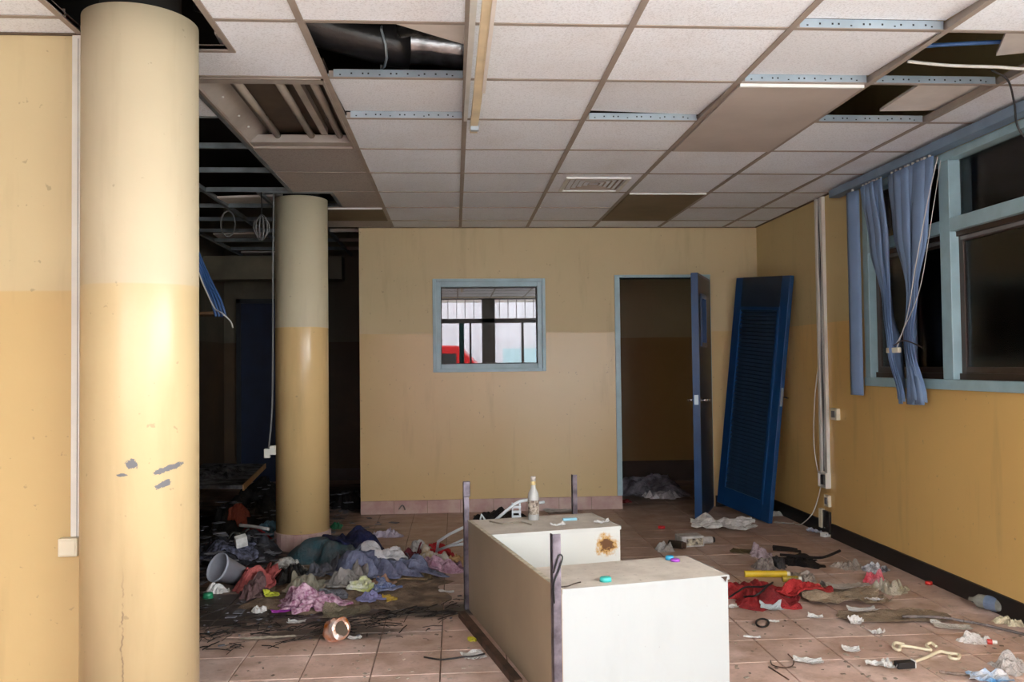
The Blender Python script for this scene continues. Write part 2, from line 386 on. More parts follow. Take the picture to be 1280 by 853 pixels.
# ------------------------------------------------------------------ columns
HS = .245
def column(name, x, y, r, mat, label, tiles):
    root = empty(name, (x, y, 0), 0, label, None, kind='structure')
    MB().lathe([(r, 0), (r, H-.004), (r-.01, H)], 64).build('shaft', mat, root, smooth=True)
    MB().lathe([(r*.7, H), (r*.7, TOP)], 32).build('rough_core', M['concrete'], root, smooth=True)
    n = tiles
    me = MB(); a = math.pi/n*.95; r1 = r+.012
    me.hexa([(r1*math.cos(-a), r1*math.sin(-a), 0), (r1*math.cos(a), r1*math.sin(a), 0), (r*.97*math.cos(a), r*.97*math.sin(a), 0), (r*.97*math.cos(-a), r*.97*math.sin(-a), 0)],
            [(r1*math.cos(-a), r1*math.sin(-a), .115), (r1*math.cos(a), r1*math.sin(a), .115), (r*.97*math.cos(a), r*.97*math.sin(a), .121), (r*.97*math.cos(-a), r*.97*math.sin(-a), .121)])
    mesh = me.mesh('skirting_tile', M['skirt'])
    MB().lathe([(r+.006, 0), (r+.006, .11)], 48).build('grout_ring', M['grout'], root)
    for k in range(n): inst('skirting_tile', mesh, root, (0, 0, 0), (0, 0, 2*math.pi*k/n))
    return root
c1 = column('column_near', -1.111, 3.102, .194, M['col'], 'thick round cream and ochre column with chipped paint beside the wall', 24)
c2 = column('column_far', -1.120, 6.350, .190, M['colb'], 'round two-tone column with tiled foot standing by the clothes heap', 24)

# ------------------------------------------------------------------ suspended ceiling
ceiling = empty('ceiling', (0, 0, H), 0, 'suspended tile ceiling with missing and displaced tiles', None, kind='structure')
cx = lambda c: -.54+.6*c
cyr = lambda r: 2.456+.6*r
holes = [(-1.356, -.866, 2.857, 3.347), (-1.365, -.875, 6.105, 6.595)]
def rect_minus(rc, h):
    x0, x1, y0, y1 = rc; a, b, c, d = h
    if b <= x0 or a >= x1 or d <= y0 or c >= y1: return [rc]
    out = []
    if c > y0: out.append((x0, x1, y0, c))
    if d < y1: out.append((x0, x1, d, y1))
    m0, m1 = max(y0, c), min(y1, d)
    if a > x0: out.append((x0, a, m0, m1))
    if b < x1: out.append((b, x1, m0, m1))
    return out
full = MB().box((-.293, -.293, .002), (.293, .293, .016)).mesh('ceiling_tile', M['ctile'])
full_dark = MB().box((-.293, -.293, .002), (.293, .293, .016)).mesh('ceiling_tile', M['ctile_dark'])
missing = {(0, 1), (4, 1), (4, 2), (-1, 2), (-1, 3), (3, 2), (3, 3), (3, 6), (3, 7), (-1, 7)}
lifted = {(0, 2): (0, .052, .018), (2, 2): (.03, .052, .022), (3, 0): (0, .056, .018), (3, 1): (0, .05, .017)}
def region(x0, x1, y0, y1):        # which part of the ceiling exists in this cell
    if y0 >= LW-.3 and x1 <= -1.7+.01 and y0 < LW: return (x0, x1, y0, min(y1, LW))
    return (x0, min(x1, XR-.012), y0, min(y1, D-.012) if x1 > XL+.05 else min(y1, 8.4))
for c in range(-8, 6):
    for r in range(-5, 10):
        x0, x1, y0, y1 = cx(c), cx(c+1), cyr(r), cyr(r+1)
        if y0 < -.3: continue
        if x0 > XR-.05 or (y0 > D-.05 and x0 > XL-.05): continue
        if (c, r) in missing: continue
        if x1 < -1.1 and r >= 3: continue           # burnt-out part: bare grid
        if x1 < -1.1 and y0 > LW and c < -3: continue
        rc = region(x0, x1, y0, y1)
        if rc[1]-rc[0] < .04 or rc[3]-rc[2] < .04: continue
        rs = [rc]
        for h in holes: rs = [q for k in rs for q in rect_minus(k, h)]
        if len(rs) == 1 and abs(rc[1]-x1) < .001 and abs(rc[3]-y1) < .001:
            t = inst('ceiling_tile', full_dark if (c <= -1 and r >= 3) else full, ceiling, ((x0+x1)/2, (y0+y1)/2, 0), (0, 0, random.choice((0, R(180)))))
            if (c, r) in lifted:
                ax, ay, dz = lifted[(c, r)]; t.location.z = dz; t.rotation_euler = (ay, ax, 0)
        elif rs:
            mb = MB()
            e0 = lambda v_, lst: .007 if any(abs(v_-k_) < 1e-4 for k_ in lst) else 0
            for q in rs: mb.box((q[0]+e0(q[0], (rc[0],)), q[2]+e0(q[2], (rc[2],)), .002), (q[1]-e0(q[1], (rc[1],)), q[3]-e0(q[3], (rc[3],)), .016))
            mb.build('ceiling_tile', M['ctile_dark'] if (c <= -1 and r >= 3) else M['ctile'], ceiling)
# tees (inverted T section): main tees along y, cross tees along x
def tee_mesh(L, w, webh, mat, axis):
    mb = MB()
    if axis == 'y':
        mb.box((-w/2, 0, -.003), (w/2, L, .001)).box((-.002, 0, .001), (.002, L, webh))
    else:
        mb.box((0, -w/2, -.002), (L, w/2, .001)).box((0, -.002, .001), (L, .002, webh))
    return mb
for c in range(-8, 6):
    x = cx(c)
    if x > XR: continue
    segs = [(-.25, (D-.002 if x > XL else 9.6))]
    if x < -1.7: segs = [(-.25, LW), (LW+.16, 9.6)]
    for h in holes:
        if h[0] < x < h[1]: segs = [s for a, b in segs for s in ((a, min(b, h[2])), (max(a, h[3]), b)) if s[1]-s[0] > .05]
    for a, b in segs:
        if x < -2.65 and a > LW: continue
        tee_mesh(b-a, .026, .034, None, 'y').build('ceiling_tee', M['tee'] if x > -1.0 else (M['tee_dark'] if a > LW else M['tee']), ceiling, loc=(x, a, 0))
xt = tee_mesh(.574, .022, .03, None, 'x').mesh('cross_tee', M['tee'])
xd = tee_mesh(.574, .022, .03, None, 'x').mesh('cross_tee', M['tee_dark'])
for c in range(-8, 6):
    for r in range(-4, 12):
        x0, x1, y = cx(c), cx(c+1), cyr(r)
        if x1 > XR+.35 or (y > D-.02 and x0 > XL-.05) or y < -.25: continue
        if y > LW and x0 < -2.65: continue
        if (c, r) in ((3, 3), (-1, 3), (3, 7)): continue       # the light panels span two bays
        me = xd if (x1 < -1.1 and y > 3.7) else xt
        sg_ = [(x0+.013, min(x1-.013, XR-.007))]
        for h in holes:
            if h[2] < y < h[3]: sg_ = [q for a, b in sg_ for q in ((a, min(b, h[0])), (max(a, h[1]), b)) if q[1]-q[0] > .02]
        for a, b in sg_:
            o = inst('cross_tee', me, ceiling, (a, y, 0)); o.scale = ((b-a)/.574, 1, 1)
# bright galvanised webs where tiles were pushed up
for c, r in ((0, 2), (0, 3), (2, 3), (3, 1), (3, 2), (4, 2), (4, 3)):
    mb = MB().box((.02, -.004, .002), (.574, -.002, .036))
    wbo = mb.build('galvanised_web', M['galv'], ceiling, loc=(cx(c)+.013, cyr(r), 0)); mb = MB()
    for k in range(13): 
        xx = .045+.04*k+.008*(k % 3); mb.box((xx, -.0046, .015), (xx+.007, -.0039, .022 if k % 4 else .010))
    mb.build('punched_slots', M['cablek'], wbo)
# trims: wall angles and the frames round the column openings
mb = MB().box((XL, D-.022, -.004), (XR, D-.001, 0)).box((XR-.022, -.25, -.004), (XR-.001, D-.022, 0)).box((-5, LW-.02, -.004), (-1.36, LW-.001, 0))
mb.build('wall_angle', P('brown_wall_angle', (104, 88, 74), .6), ceiling)
for h in holes:
    mb = MB(); w = .022
    mb.box((h[0]-w, h[2]-w, -.004), (h[1]+w, h[2], .02)).box((h[0]-w, h[3], -.004), (h[1]+w, h[3]+w, .02)).box((h[0]-w, h[2], -.004), (h[0], h[3], .02)).box((h[1], h[2], -.004), (h[1]+w, h[3], .02))
    mb.build('opening_frame', M['tee'] if h[2] < 4 else M['tee_dark'], ceiling)
# displaced tiles lying loose above the openings
def loose(x, y, z, rz, ty, tx, w=.58, l=.58, name='ceiling_tile'):
    MB().box((-w/2, -l/2, 0), (w/2, l/2, .014)).build(name, M['ctile_back'], ceiling, loc=(x, y, z), rot=(tx, ty, rz))
loose(.055, 3.115, .045, R(37), 0, R(2), .56, .46)
loose(2.47, 3.10, .05, R(-27), R(2), R(2), .58, .58)
loose(2.47, 3.975, .045, R(-4), 0, R(1), .57, .46)
loose(-.78, 3.50, .06, R(4), 0, 0, .3, .3)
# light panels (grey-brown) filling two bays each
def panel(c, r, n, mat, drop):
    x0, x1, y0, y1 = cx(c)+.016, cx(c+1)-.016, cyr(r)+.016, cyr(r+n)-.016
    p = MB().box((x0, y0, -.006-drop), (x1, y1, .006-drop)).build('ceiling_panel', mat, ceiling)
    MB().box((x0, y0-.004, -.012-drop), (x1, y0+.010, .012-drop)).build('panel_lip', M['white_metal'], p)
panel(3, 2, 2, M['brown_panel'], .004); panel(3, 6, 2, M['dark_panel'], .0); panel(-1, 7, 1, M['dark_panel'], 0)
# fluorescent troffer
x0, x1, y0, y1 = cx(-1)+.012, cx(0)-.012, cyr(2)+.012, cyr(4)-.012
tf = empty('fluorescent_light', ((x0+x1)/2, (y0+y1)/2, H), 0, 'recessed fluorescent light with bare dead tubes and no cover', 'ceiling light')
hx, hy = (x1-x0)/2, (y1-y0)/2
mb = MB().box((-hx, -hy, .085), (hx, hy, .09))
mb.build('housing_back', M['trof_dirty'], tf)
mb = MB().hexa([(-hx, -hy, 0), (-hx+.006, -hy, 0), (-hx+.006, hy, 0), (-hx, hy, 0)], [(-hx+.09, -hy, .085), (-hx+.096, -hy, .085), (-hx+.096, hy, .085), (-hx+.09, hy, .085)])
mb.hexa([(hx-.006, -hy, 0), (hx, -hy, 0), (hx, hy, 0), (hx-.006, hy, 0)], [(hx-.036, -hy, .085), (hx-.03, -hy, .085), (hx-.03, hy, .085), (hx-.036, hy, .085)])
mb.build('reflector_side', M['trof'], tf)
MB().box((-hx, hy-.10, .005), (hx, hy, .05)).build('end_plate', M['trof'], tf, bevel=.004)
MB().box((-hx, -hy, .005), (hx, -hy+.10, .05)).build('end_plate', M['trof'], tf, bevel=.004)
MB().box((-hx, hy-.012, -.006), (hx, hy, .02)).box((-hx, -hy, -.006), (hx, -hy+.012, .02)).box((-hx, -hy, -.006), (-hx+.014, hy, .02)).box((hx-.012, -hy, -.006), (hx, hy, .02)).build('trim_frame', M['tee'], tf)
for xx in (-.125, .06, .215):
    t = MB().tube([(xx, -hy+.07, .045), (xx, hy-.07, .045)], .019, 12).build('tube', M['tubeg'], tf, smooth=True)
    MB().tube([(xx, hy-.10, .045), (xx, hy-.062, .045)], .019, 12).build('lamp_holder', M['white_metal'], t)
MB().box((.115, -hy+.1, .05), (.15, hy-.1, .088)).build('ballast_cover', M['trof'], tf)
for yy in (-.2, .1, .3): MB().lathe([(.006, 0), (.006, .006)], 10, Matrix.Translation((-hx+.05, yy, .034))).build('clip', M['white_metal'], tf)
# air vent
vx, vy = cx(2)+.305, cyr(5)+.32
av = empty('air_vent', (vx, vy, H-.012), 0, 'square louvred air vent in the tiled ceiling', 'vent')
mb = MB()
for s in (-1, 1):
    mb.box((s*.205-.012, -.217, 0), (s*.205+.012, .217, .012)); mb.box((-.193, s*.205-.012, 0), (.193, s*.205+.012, .012))
mb.build('frame', M['white_metal'], av)
MB().box((-.195, -.195, .09), (.195, .195, .095)).build('throat', M['cablek'], av)
for k in range(5):
    a = .185-.036*k; b = a-.013
    for q in range(4):
        mb = MB().hexa([(-a, -a, .008), (a, -a, .008), (a, -a+.003, .008), (-a, -a+.003, .008)], [(-b, -b, .020), (b, -b, .020), (b, -b+.003, .020), (-b, -b+.003, .020)])
        mb.build('blade', M['tee'], av, rot=(0, 0, R(90)*q))
# duct above the first opening
du = empty('air_duct', (-.25, 3.75, H+.06), 0, 'foil-wrapped air duct showing through the missing ceiling tile', 'duct')
MB().tube([(-.02+.1*k*1.0, .02+.004*math.sin(k*2), .14+.012*math.sin(k*1.7)) for k in range(9)], [.10+.006*math.sin(k*2.3) for k in range(9)], 20).build('straight_duct', M['foil'], du, smooth=True)
MB().tube([(-.75, -.34, .22), (-.5, -.22, .19), (-.25, -.08, .16), (-.02, .02, .14), (.06, .03, .14)], [.10, .103, .098, .105, .11], 20).build('elbow', M['blackfoil'], du, smooth=True)
MB().tube([(-.05, .04, .3)] + [(-.05+.02*math.sin(k), .0-.12*math.cos(k*.5), .14-.12*math.sin(k*.5)) for k in range(7)], .006, 6).build('strap', M['galv'], du)
MB().box((-.15, .30, -.02), (.5, .32, .05)).build('timber_bearer', P('brown_timber', (150, 96, 56), .7), du)
# fallen batten and tee hanging along the middle runner
tb = empty('hanging_batten', (.1, 2.4, H-.09), 0, 'pale timber batten hanging loose below the middle ceiling runner', 'batten')
mb = MB().hexa([(-.002, 0, -.03), (.036, 0, -.03), (.026, 1.95, .045), (-.012, 1.95, .045)], [(-.002, 0, .0), (.036, 0, .0), (.026, 1.95, .07), (-.012, 1.95, .07)])
mb.build('batten', M['timber'], tb)
MB().box((.026, 0, -.034), (.040, 1.2, -.026), Matrix.Rotation(R(2.1), 4, 'X')).build('edge_strip', M['ctile_back'], tb)
MB().box((-.01, 1.80, .02), (.03, 1.83, .09)).build('nail_plate', M['galv'], tb)
sg = MB().hexa([(.066, 1.8, H-.085), (.09, 1.8, H-.085), (.074, 4.25, H-.014), (.056, 4.25, H-.014)], [(.066, 1.8, H-.055), (.09, 1.8, H-.055), (.074, 4.25, H-.004), (.056, 4.25, H-.004)]).build('fallen_tee', M['white_metal'])
tag(sg, 'white metal ceiling runner sagging beside the timber batten', 'metal strip')
# loose cables in the right-hand openings
def cable(name, pts, r, mat, label, cat='cable', res=8, parent=None, lay=None):
    P3 = [Vector(p) for p in pts]; out = []
    ext = [P3[0]*2-P3[1]] + P3 + [P3[-1]*2-P3[-2]]
    for i in range(1, len(ext)-2):
        p0, p1, p2, p3 = ext[i-1:i+3]
        for k in range(res):
            t = k/res
            out.append(.5*((2*p1)+(p2-p0)*t+(2*p0-5*p1+4*p2-p3)*t*t+(3*p1-p0-3*p2+p3)*t**3))
    out.append(P3[-1])
    if lay == 'soft':        # follows what it lies on
        out = [Vector((p.x, p.y, under(p.x, p.y, r*2)[0]+r+.0015)) for p in out]
        zs = [p.z for p in out]; zs = [max(zs[max(0, i-6):i+7]) for i in range(len(zs))]; out = [Vector((p.x, p.y, sum(zs[max(0, i-5):i+6])/len(zs[max(0, i-5):i+6]))) for i, p in enumerate(out)]
    elif lay == 'stiff':     # one rigid piece resting on the highest point under it
        up_ = max(under(p.x, p.y, r*1.2)[0]+r+.001-p.z for p in out); out = [p+Vector((0, 0, up_)) for p in out]
    o = MB().tube(out, r, 8).build(name, mat, parent, smooth=True)
    if label: tag(o, label, cat)
    return o
zc = H+.05
cable('blue_conduit', [(1.95, 3.42, zc+.03), (2.2, 3.40, zc+.04), (2.6, 3.36, zc+.05)], .009, M['cableb'], 'thin blue conduit crossing the dark ceiling opening')
cable('hanging_cable', [(1.93, 3.46, H+.03), (2.1, 3.45, H+.012), (2.3, 3.44, H+.004), (2.5, 3.40, H-.01), (2.75, 3.2, H+.02)], .007, M['cablew'], 'white cable drooping through the open ceiling grid')
cable('hanging_cable', [(2.36, 3.55, H+.03), (2.42, 3.53, H-.02), (2.44, 3.52, H-.12), (2.45, 3.51, H-.24), (2.53, 3.50, H-.33), (2.60, 3.48, H-.33), (2.645, 3.44, H-.25), (2.655, 3.40, H-.1), (2.655, 3.38, H+.02)], .0045, M['cablek'], 'black cable looping down from the ceiling in front of the window')

# ------------------------------------------------------------------ interior window (reflects the street front)
w1 = empty('window_1', ((WX0+WX1)/2, D, WZ0), 0, 'small pale-blue framed interior window reflecting the street front', None, kind='structure')
ww, wh = (WX1-WX0), (WZ1-WZ0)
def frame_parts(parent, w, h, t, y0, y1, mat, name='frame'):
    MB().box((-w/2, y0, 0), (-w/2+t, y1, h)).build(name+'_stile', mat, parent, bevel=.003); MB().box((w/2-t, y0, 0), (w/2, y1, h)).build(name+'_stile', mat, parent, bevel=.003)
    MB().box((-w/2+t, y0, 0), (w/2-t, y1, t)).build(name+'_rail', mat, parent, bevel=.003); MB().box((-w/2+t, y0, h-t), (w/2-t, y1, h)).build(name+'_rail', mat, parent, bevel=.003)
sub = inst('architrave', None, w1); sub.empty_display_size = .1
sub.location = (0, 0, -.028); frame_parts(sub, ww+.056, wh+.056, .030, -.018, .0, M['wframe'], 'architrave')
frame_parts(w1, ww, wh, .044, 0, .10, M['wframe'])
MB().box((-ww/2+.044, .058, .044), (ww/2-.044, .062, wh-.044)).build('pane', M['mirror_glass'], w1)
MB().box((-ww/2+.044, .05, .044), (-ww/2+.052, .056, wh-.044)).box((ww/2-.052, .05, .044), (ww/2-.044, .056, wh-.044)).box((-ww/2+.044, .05, .044), (ww/2-.044, .056, .052)).box((-ww/2+.044, .05, wh-.052), (ww/2-.044, .056, wh-.044)).build('glazing_seal', M['cablek'], w1)

# ------------------------------------------------------------------ doorway and open door
dr = empty('door_1', (DX0, D, 0), 0, 'blue door standing open in a pale-blue frame', None, kind='structure')
dw = DX1-DX0
MB().box((-.035, -.014, .118), (.012, .13, DZ)).build('jamb', M['wframe'], dr, bevel=.003)
MB().box((dw-.012, -.014, .0), (dw+.035, .13, DZ)).build('jamb', M['wframe'], dr, bevel=.003)
MB().box((-.035, -.014, DZ), (dw+.035, .13, DZ+.026)).build('frame_head', M['wframe'], dr, bevel=.003)
LWd = .70
leaf = empty('door_leaf', (0, 0, 0)); leaf.parent = dr
leaf.location = (dw-.030, -.014, .008); leaf.rotation_euler = (0, 0, math.atan2(-.62, -.290))
lm = MB(); hb = 2.05; s0, s1, z0, z1 = .30, .56, 1.46, 1.86; th = .058
for a, b in (((0, 0, 0), (s0, th, hb)), ((s1, 0, 0), (LWd, th, hb)), ((s0, 0, 0), (s1, th, z0)), ((s0, 0, z1), (s1, th, hb))): lm.box(a, b)
lo = lm.build('leaf_panel', M['door'], leaf)
MB().box((.02, th, .02), (s0-.03, th+.002, hb-.02)).box((s1+.03, th, .02), (LWd-.015, th+.002, hb-.02)).box((s0-.03, th, .02), (s1+.03, th+.002, z0-.03)).box((s0-.03, th, z1+.03), (s1+.03, th+.002, hb-.02)).build('leaf_facing', M['door_shaded'], leaf)
mb = MB()
for yy in (-.008, th):
    mb.box((s0-.02, yy, z0-.02), (s0+.01, yy+.008, z1+.02)).box((s1-.01, yy, z0-.02), (s1+.02, yy+.008, z1+.02)).box((s0, yy, z0-.02), (s1, yy+.008, z0+.01)).box((s0, yy, z1-.01), (s1, yy+.008, z1+.02))
mb.build('vision_frame', M['door'], leaf)
MB().box((s0, .02, z0), (s1, .024, z1)).build('vision_pane', M['glass'], leaf)
MB().box((LWd-.0005, .012, .95), (LWd+.0015, th-.012, 1.03)).build('lock_plate', M['galv'], leaf)
for yy, sg_ in ((0, -1), (th, 1)):
    h_ = MB().tube([(LWd-.06, yy, .985), (LWd-.06, yy+sg_*.05, .985)], .011, 10).tube([(LWd-.06, yy+sg_*.05, .985), (LWd-.17, yy+sg_*.052, .985)], .009, 10).build('lever_handle', M['chrome'], leaf, smooth=True)
    MB().tube([(LWd-.06, yy, .985), (LWd-.06, yy+sg_*.006, .985)], .026, 18).build('rose', M['chrome'], h_)
for zz in (.25, 1.75): MB().tube([(-.006, -.004, zz-.05), (-.006, -.004, zz+.05)], .008, 8).build('hinge', M['galv'], leaf)

# ------------------------------------------------------------------ louvred door leaning in the corner
BL, BR, TR = Vector((2.321, 7.50, .062)), Vector((2.506, 6.741, .004)), Vector((2.700, 6.578, 1.994))
ex = (BR-BL).normalized(); ez = (TR-BR); ez = (ez-ex*ez.dot(ex)); LH = ez.length; ez.normalize(); ey = ez.cross(ex)
LWd2 = (BR-BL).length
ld = empty('louvered_door'); tag(ld, 'tall blue louvered door leaf leaning in the corner off its hinges', 'door')
mw = Matrix((ex, ey, ez)).transposed().to_4x4(); mw.translation = BL; ld.matrix_world = mw
# local: x along width, y = away from viewer (ez x ex), z up
S = 1
tk = .038
mL, mB, mT = .11, .15, .27
MB().box((0, 0, 0), (mL, tk, LH)).build('stile', M['door'], ld, bevel=.004)
MB().box((LWd2-mL, 0, 0), (LWd2, tk, LH)).build('stile', M['door'], ld, bevel=.004)
MB().box((mL, 0, 0), (LWd2-mL, tk, mB)).build('bottom_rail', M['door'], ld)
MB().box((mL, 0, LH-mT), (LWd2-mL, tk, LH)).build('top_rail', M['door_shaded'], ld)
lx0, lx1, lz0, lz1 = mL, LWd2-mL, mB, LH-mT
mb = MB().box((lx0-.014, -.010, lz0-.014), (lx0+.012, 0, lz1+.014)).box((lx1-.012, -.010, lz0-.014), (lx1+.014, 0, lz1+.014)).box((lx0, -.010, lz0-.014), (lx1, 0, lz0+.012)).box((lx0, -.010, lz1-.012), (lx1, 0, lz1+.014))
mb.build('louver_bead', M['door'], ld)
MB().box((lx0, tk-.006, lz0), (lx1, tk-.004, lz1)).build('backing', M['cablek'], ld)
ns = 48; pitch = (lz1-lz0)/ns
sm = MB().box((lx0, -.016, -.003), (lx1, .016, .003)).mesh('slat', M['slat'])
for k in range(ns): inst('slat', sm, ld, (0, .014, lz0+pitch*(k+.5)), (R(48), 0, 0))
MB().box((LWd2, .01, .95), (LWd2+.002, .03, 1.1)).build('lock_plate', M['galv'], ld)
MB().tube([(LWd2-.05, tk, 1.02), (LWd2-.05, tk+.04, 1.02), (LWd2-.0, tk+.045, 1.02)], .008, 8).build('handle', M['chrome'], ld)

# ------------------------------------------------------------------ right-hand window
w2 = empty('window_2', (XR, RY1, RZ0), 0, 'long pale-blue framed side window with dark sliding panes', None, kind='structure')
def rbox(y0, y1, z0, z1, x0, x1): return MB().box((x0, y0-RY1, z0-RZ0), (x1, y1-RY1, z1-RZ0))
fx = (-.022, .07)
rbox(RY1-.075, RY1, RZ0, RZ1, *fx).build('frame_stile', M['wframe'], w2, bevel=.004)
rbox(RY0, RY1, RZ0-.012, RZ0+.045, -.03, .07).build('sill', M['wframe'], w2, bevel=.004)
rbox(RY0, RY1-.075, RZ1-.045, RZ1, *fx).build('frame_head', M['wframe'], w2, bevel=.004)
muls = [(4.545, 4.645), (3.12, 3.22), (2.60, 2.66)]
for a, b in muls: rbox(a, b, RZ0+.045, RZ1-.045, *fx).build('mullion', M['wframe'], w2, bevel=.004)
bays = [(4.645, RY1-.075), (3.22, 4.545), (2.66, 3.12)]
for a, b in bays: rbox(a, b, 2.020, 2.095, *fx).build('transom', M['wframe'], w2, bevel=.004)
for a, b in bays:
    # fixed top light
    rbox(a, b, 2.095, RZ1-.045, .046, .050).build('pane', M['glass'], w2)
    # sliding sashes in brown aluminium
    z0, z1 = RZ0+.045, 2.020; mid = (a+b)/2
    rbox(a, b, z0, z0+.035, .015, .075).build('track', M['bronze'], w2); rbox(a, b, z1-.028, z1, .015, .075).build('track', M['bronze'], w2)
    for (s, e, xo) in ((mid-.03, b, .028), (a, mid+.03, .05)):
        sash = empty('sash', (0, 0, 0)); sash.parent = w2
        mb = rbox(s, s+.042, z0+.035, z1-.028, xo, xo+.02)
        for q in (rbox(e-.042, e, z0+.035, z1-.028, xo, xo+.02), rbox(s+.042, e-.042, z0+.035, z0+.07, xo, xo+.02), rbox(s+.042, e-.042, z1-.06, z1-.028, xo, xo+.02)): mb.add(q.v, q.f)
        mb.build('sash_frame', M['bronze'], sash, bevel=.002)
        rbox(s+.042, e-.042, z0+.07, z1-.06, xo+.008, xo+.012).build('pane', M['glass'], sash)
    rbox(a+.02, b-.02, z1-.05, z1-.03, .026, .03).build('weather_strip', M['cableg'], w2)
# security grille beyond the glass
gr = empty('window_grille', (XR+.14, RY0, RZ0), 0, 'dark vertical security bars beyond the side window', 'grille')
k = 0; y = RY0+.06
bm = MB().box((-.006, -.006, 0), (.006, .006, RZ1-RZ0)).mesh('bar', M['bronze'])
while y < RY1-.05:
    inst('bar', bm, gr, (0, y-RY0, 0)); y += .125
for zz in (.36, .78): MB().box((-.004, 0, zz), (.004, RY1-RY0, zz+.02)).build('cross_bar', M['bronze'], gr)

# ------------------------------------------------------------------ vertical blind
vb = empty('vertical_blind', (XR-.07, 5.87, 2.46), 0, 'blue vertical blind with fabric vanes bunched and tied in front of window', 'blind')
MB().box((-.028, -3.4, .012), (.052, .02, .066)).build('headrail', M['pelmet'], vb, bevel=.004)
def vane(tops, path, wdt, angs, name='vane'):
    """path: list of (dx, y, z) in blind space; angs: angle of the width at each point"""
    mb = MB(); vs = []; n = len(path); sub = 6; pts = []
    for i in range(n-1):
        for k in range(sub):
            t = k/sub; t2 = t*t*(3-2*t)
            pts.append((tuple(path[i][q]+(path[i+1][q]-path[i][q])*(t2 if q < 2 else t) for q in range(3)), angs[i]+(angs[i+1]-angs[i])*t2))
    pts.append((path[-1], angs[-1])); W = 5
    for (p, a) in pts:
        for s in range(W):
            q = (s/(W-1)-.5)*wdt; c = .012*math.cos((s/(W-1)-.5)*math.pi)
            vs.append((p[0]+q*math.cos(a)-c*math.sin(a), p[1]+q*math.sin(a)+c*math.cos(a), p[2]))
    fs = [(i*W+s, i*W+s+1, (i+1)*W+s+1, (i+1)*W+s) for i in range(len(pts)-1) for s in range(W-1)]
    o = mb.add(vs, fs).build(name, M['vane'], vb, smooth=True)
    so = o.modifiers.new('thickness', 'SOLIDIFY'); so.thickness = .0012
    return o
B0 = Vector(vb.location)
def clip(y): MB().box((-.006, y-.006, -.012), (.006, y+.006, .014)).build('carrier_clip', M['trunk'], vb)
def bs(u, v, dx=0): q = atx(u, v, XR-.07+dx); return (dx, q.y-B0.y, q.z-B0.z)
# hanging straight
q = bs(1067, 300, 0)
vane(None, [(0, q[1], -.005), (0, q[1], -.7), (0, q[1], -1.385)], .127, [R(104), R(104), R(104)])
clip(q[1])
def lerp(a, b, t): return a+(b-a)*t
def bunch(nb, stations, base):
    # stations: (v, u_left, u_right, angle) down the bunch
    for k in range(nb):
        t = k/(nb-1); dx = base-.009*(k % 4); path = []; an = []
        for n_i, (v, ul, ur, ang) in enumerate(stations):
            pad = min(7, (ur-ul)*.3)
            p_ = bs(lerp(ul+pad, ur-pad, t), v, dx if n_i else dx*.3)
            path.append(p_ if n_i else (dx*.3, p_[1], -.005)); an.append(R(ang+9*((k*7) % 3-1)))
        path[-1] = (path[-1][0], path[-1][1], path[-1][2]-.014*((k*5) % 3))
        vane(None, path, .127, an); clip(path[0][1])
bunch(7, [(222, 1071, 1106, 84), (305, 1083, 1113, 88), (387, 1102, 1118, 58), (437, 1113, 1124, 40), (499, 1121, 1134, 62)], -.012)
bunch(10, [(207, 1107, 1168, 92), (285, 1114, 1161, 92), (367, 1129, 1151, 66), (425, 1129, 1147, 50), (500, 1130, 1160, 84)], -.008)
p = bs(1117, 438, -.06); MB().box((p[0]-.012, p[1]-.07, p[2]-.016), (p[0]+.012, p[1]+.07, p[2]+.016)).build('tie_clip', M['boxw'], vb, bevel=.004)
cable('cord', [bs(1172, 196, -.02), bs(1160, 250, -.04), bs(1145, 330, -.07), bs(1134, 395, -.07), bs(1120, 438, -.066)], .003, M['cablew'], None, parent=vb)
cable('cord', [bs(1176, 200, -.01), bs(1165, 270, -.02), bs(1150, 360, -.075), bs(1128, 415, -.075), bs(1119, 432, -.066)], .002, M['cablew'], None, parent=vb)
cable('tie', [bs(1117, 432, -.07), bs(1130, 426, -.085), bs(1150, 433, -.07), bs(1153, 436, -.02)], .004, M['bronze'], None, parent=vb)

# ------------------------------------------------------------------ services on the right wall
tr = empty('cable_trunking', (XR, 6.24, .36), 0, 'open white cable trunking with loose wires on the ochre corner wall', 'trunking')
for a in (-.065, .035): MB().box((-.026, a, .115), (-.001, a+.030, H-.36-.004)).build('trunking_side', M['trunk'], tr)
MB().box((-.006, -.035, .115), (-.001, .035, H-.36-.004)).build('trunking_back', M['cableg'], tr)
for k, mm in enumerate(('cableg', 'cablew', 'cablek', 'cableg')):
    cable('wire', [(-.012-.003*(k % 2), -.02+.013*k+.01*math.sin(q*1.7+k), .12+q*.26) for q in range(9)], .0035, M[mm], None, parent=tr)
jb = MB().box((-.042, -.068, 0), (-.001, -.060, .115)).box((-.042, .060, 0), (-.001, .068, .115)).box((-.042, -.06, 0), (-.001, .06, .010)).box((-.042, -.06, .105), (-.001, .06, .115)).box((-.006, -.06, .01), (-.001, .06, .105))
jb.build('junction_box', M['trunk'], tr)
MB().box((-.03, -.045, .02), (-.008, .0, .095)).build('terminal_block', M['cableg'], tr); MB().box((-.034, .01, .02), (-.006, .04, .09)).build('dark_insert', M['cablek'], tr)
cable('wire', [(-.01, .07, .95), (-.03, .11, .7), (-.04, .13, .35), (-.03, .10, .13), (-.02, .05, .08)], .004, M['cablew'], None, parent=tr)
cable('wire', [(-.02, .06, .02), (-.03, .09, -.08), (-.05, .16, -.22), (-.07, .32, -.33), (-.08, .42, -.352)], .004, M['cablew'], None, parent=tr)
cable('wire', [(-.01, .055, .9), (-.015, .075, .5), (-.015, .07, .12)], .003, M['cableg'], None, parent=tr)
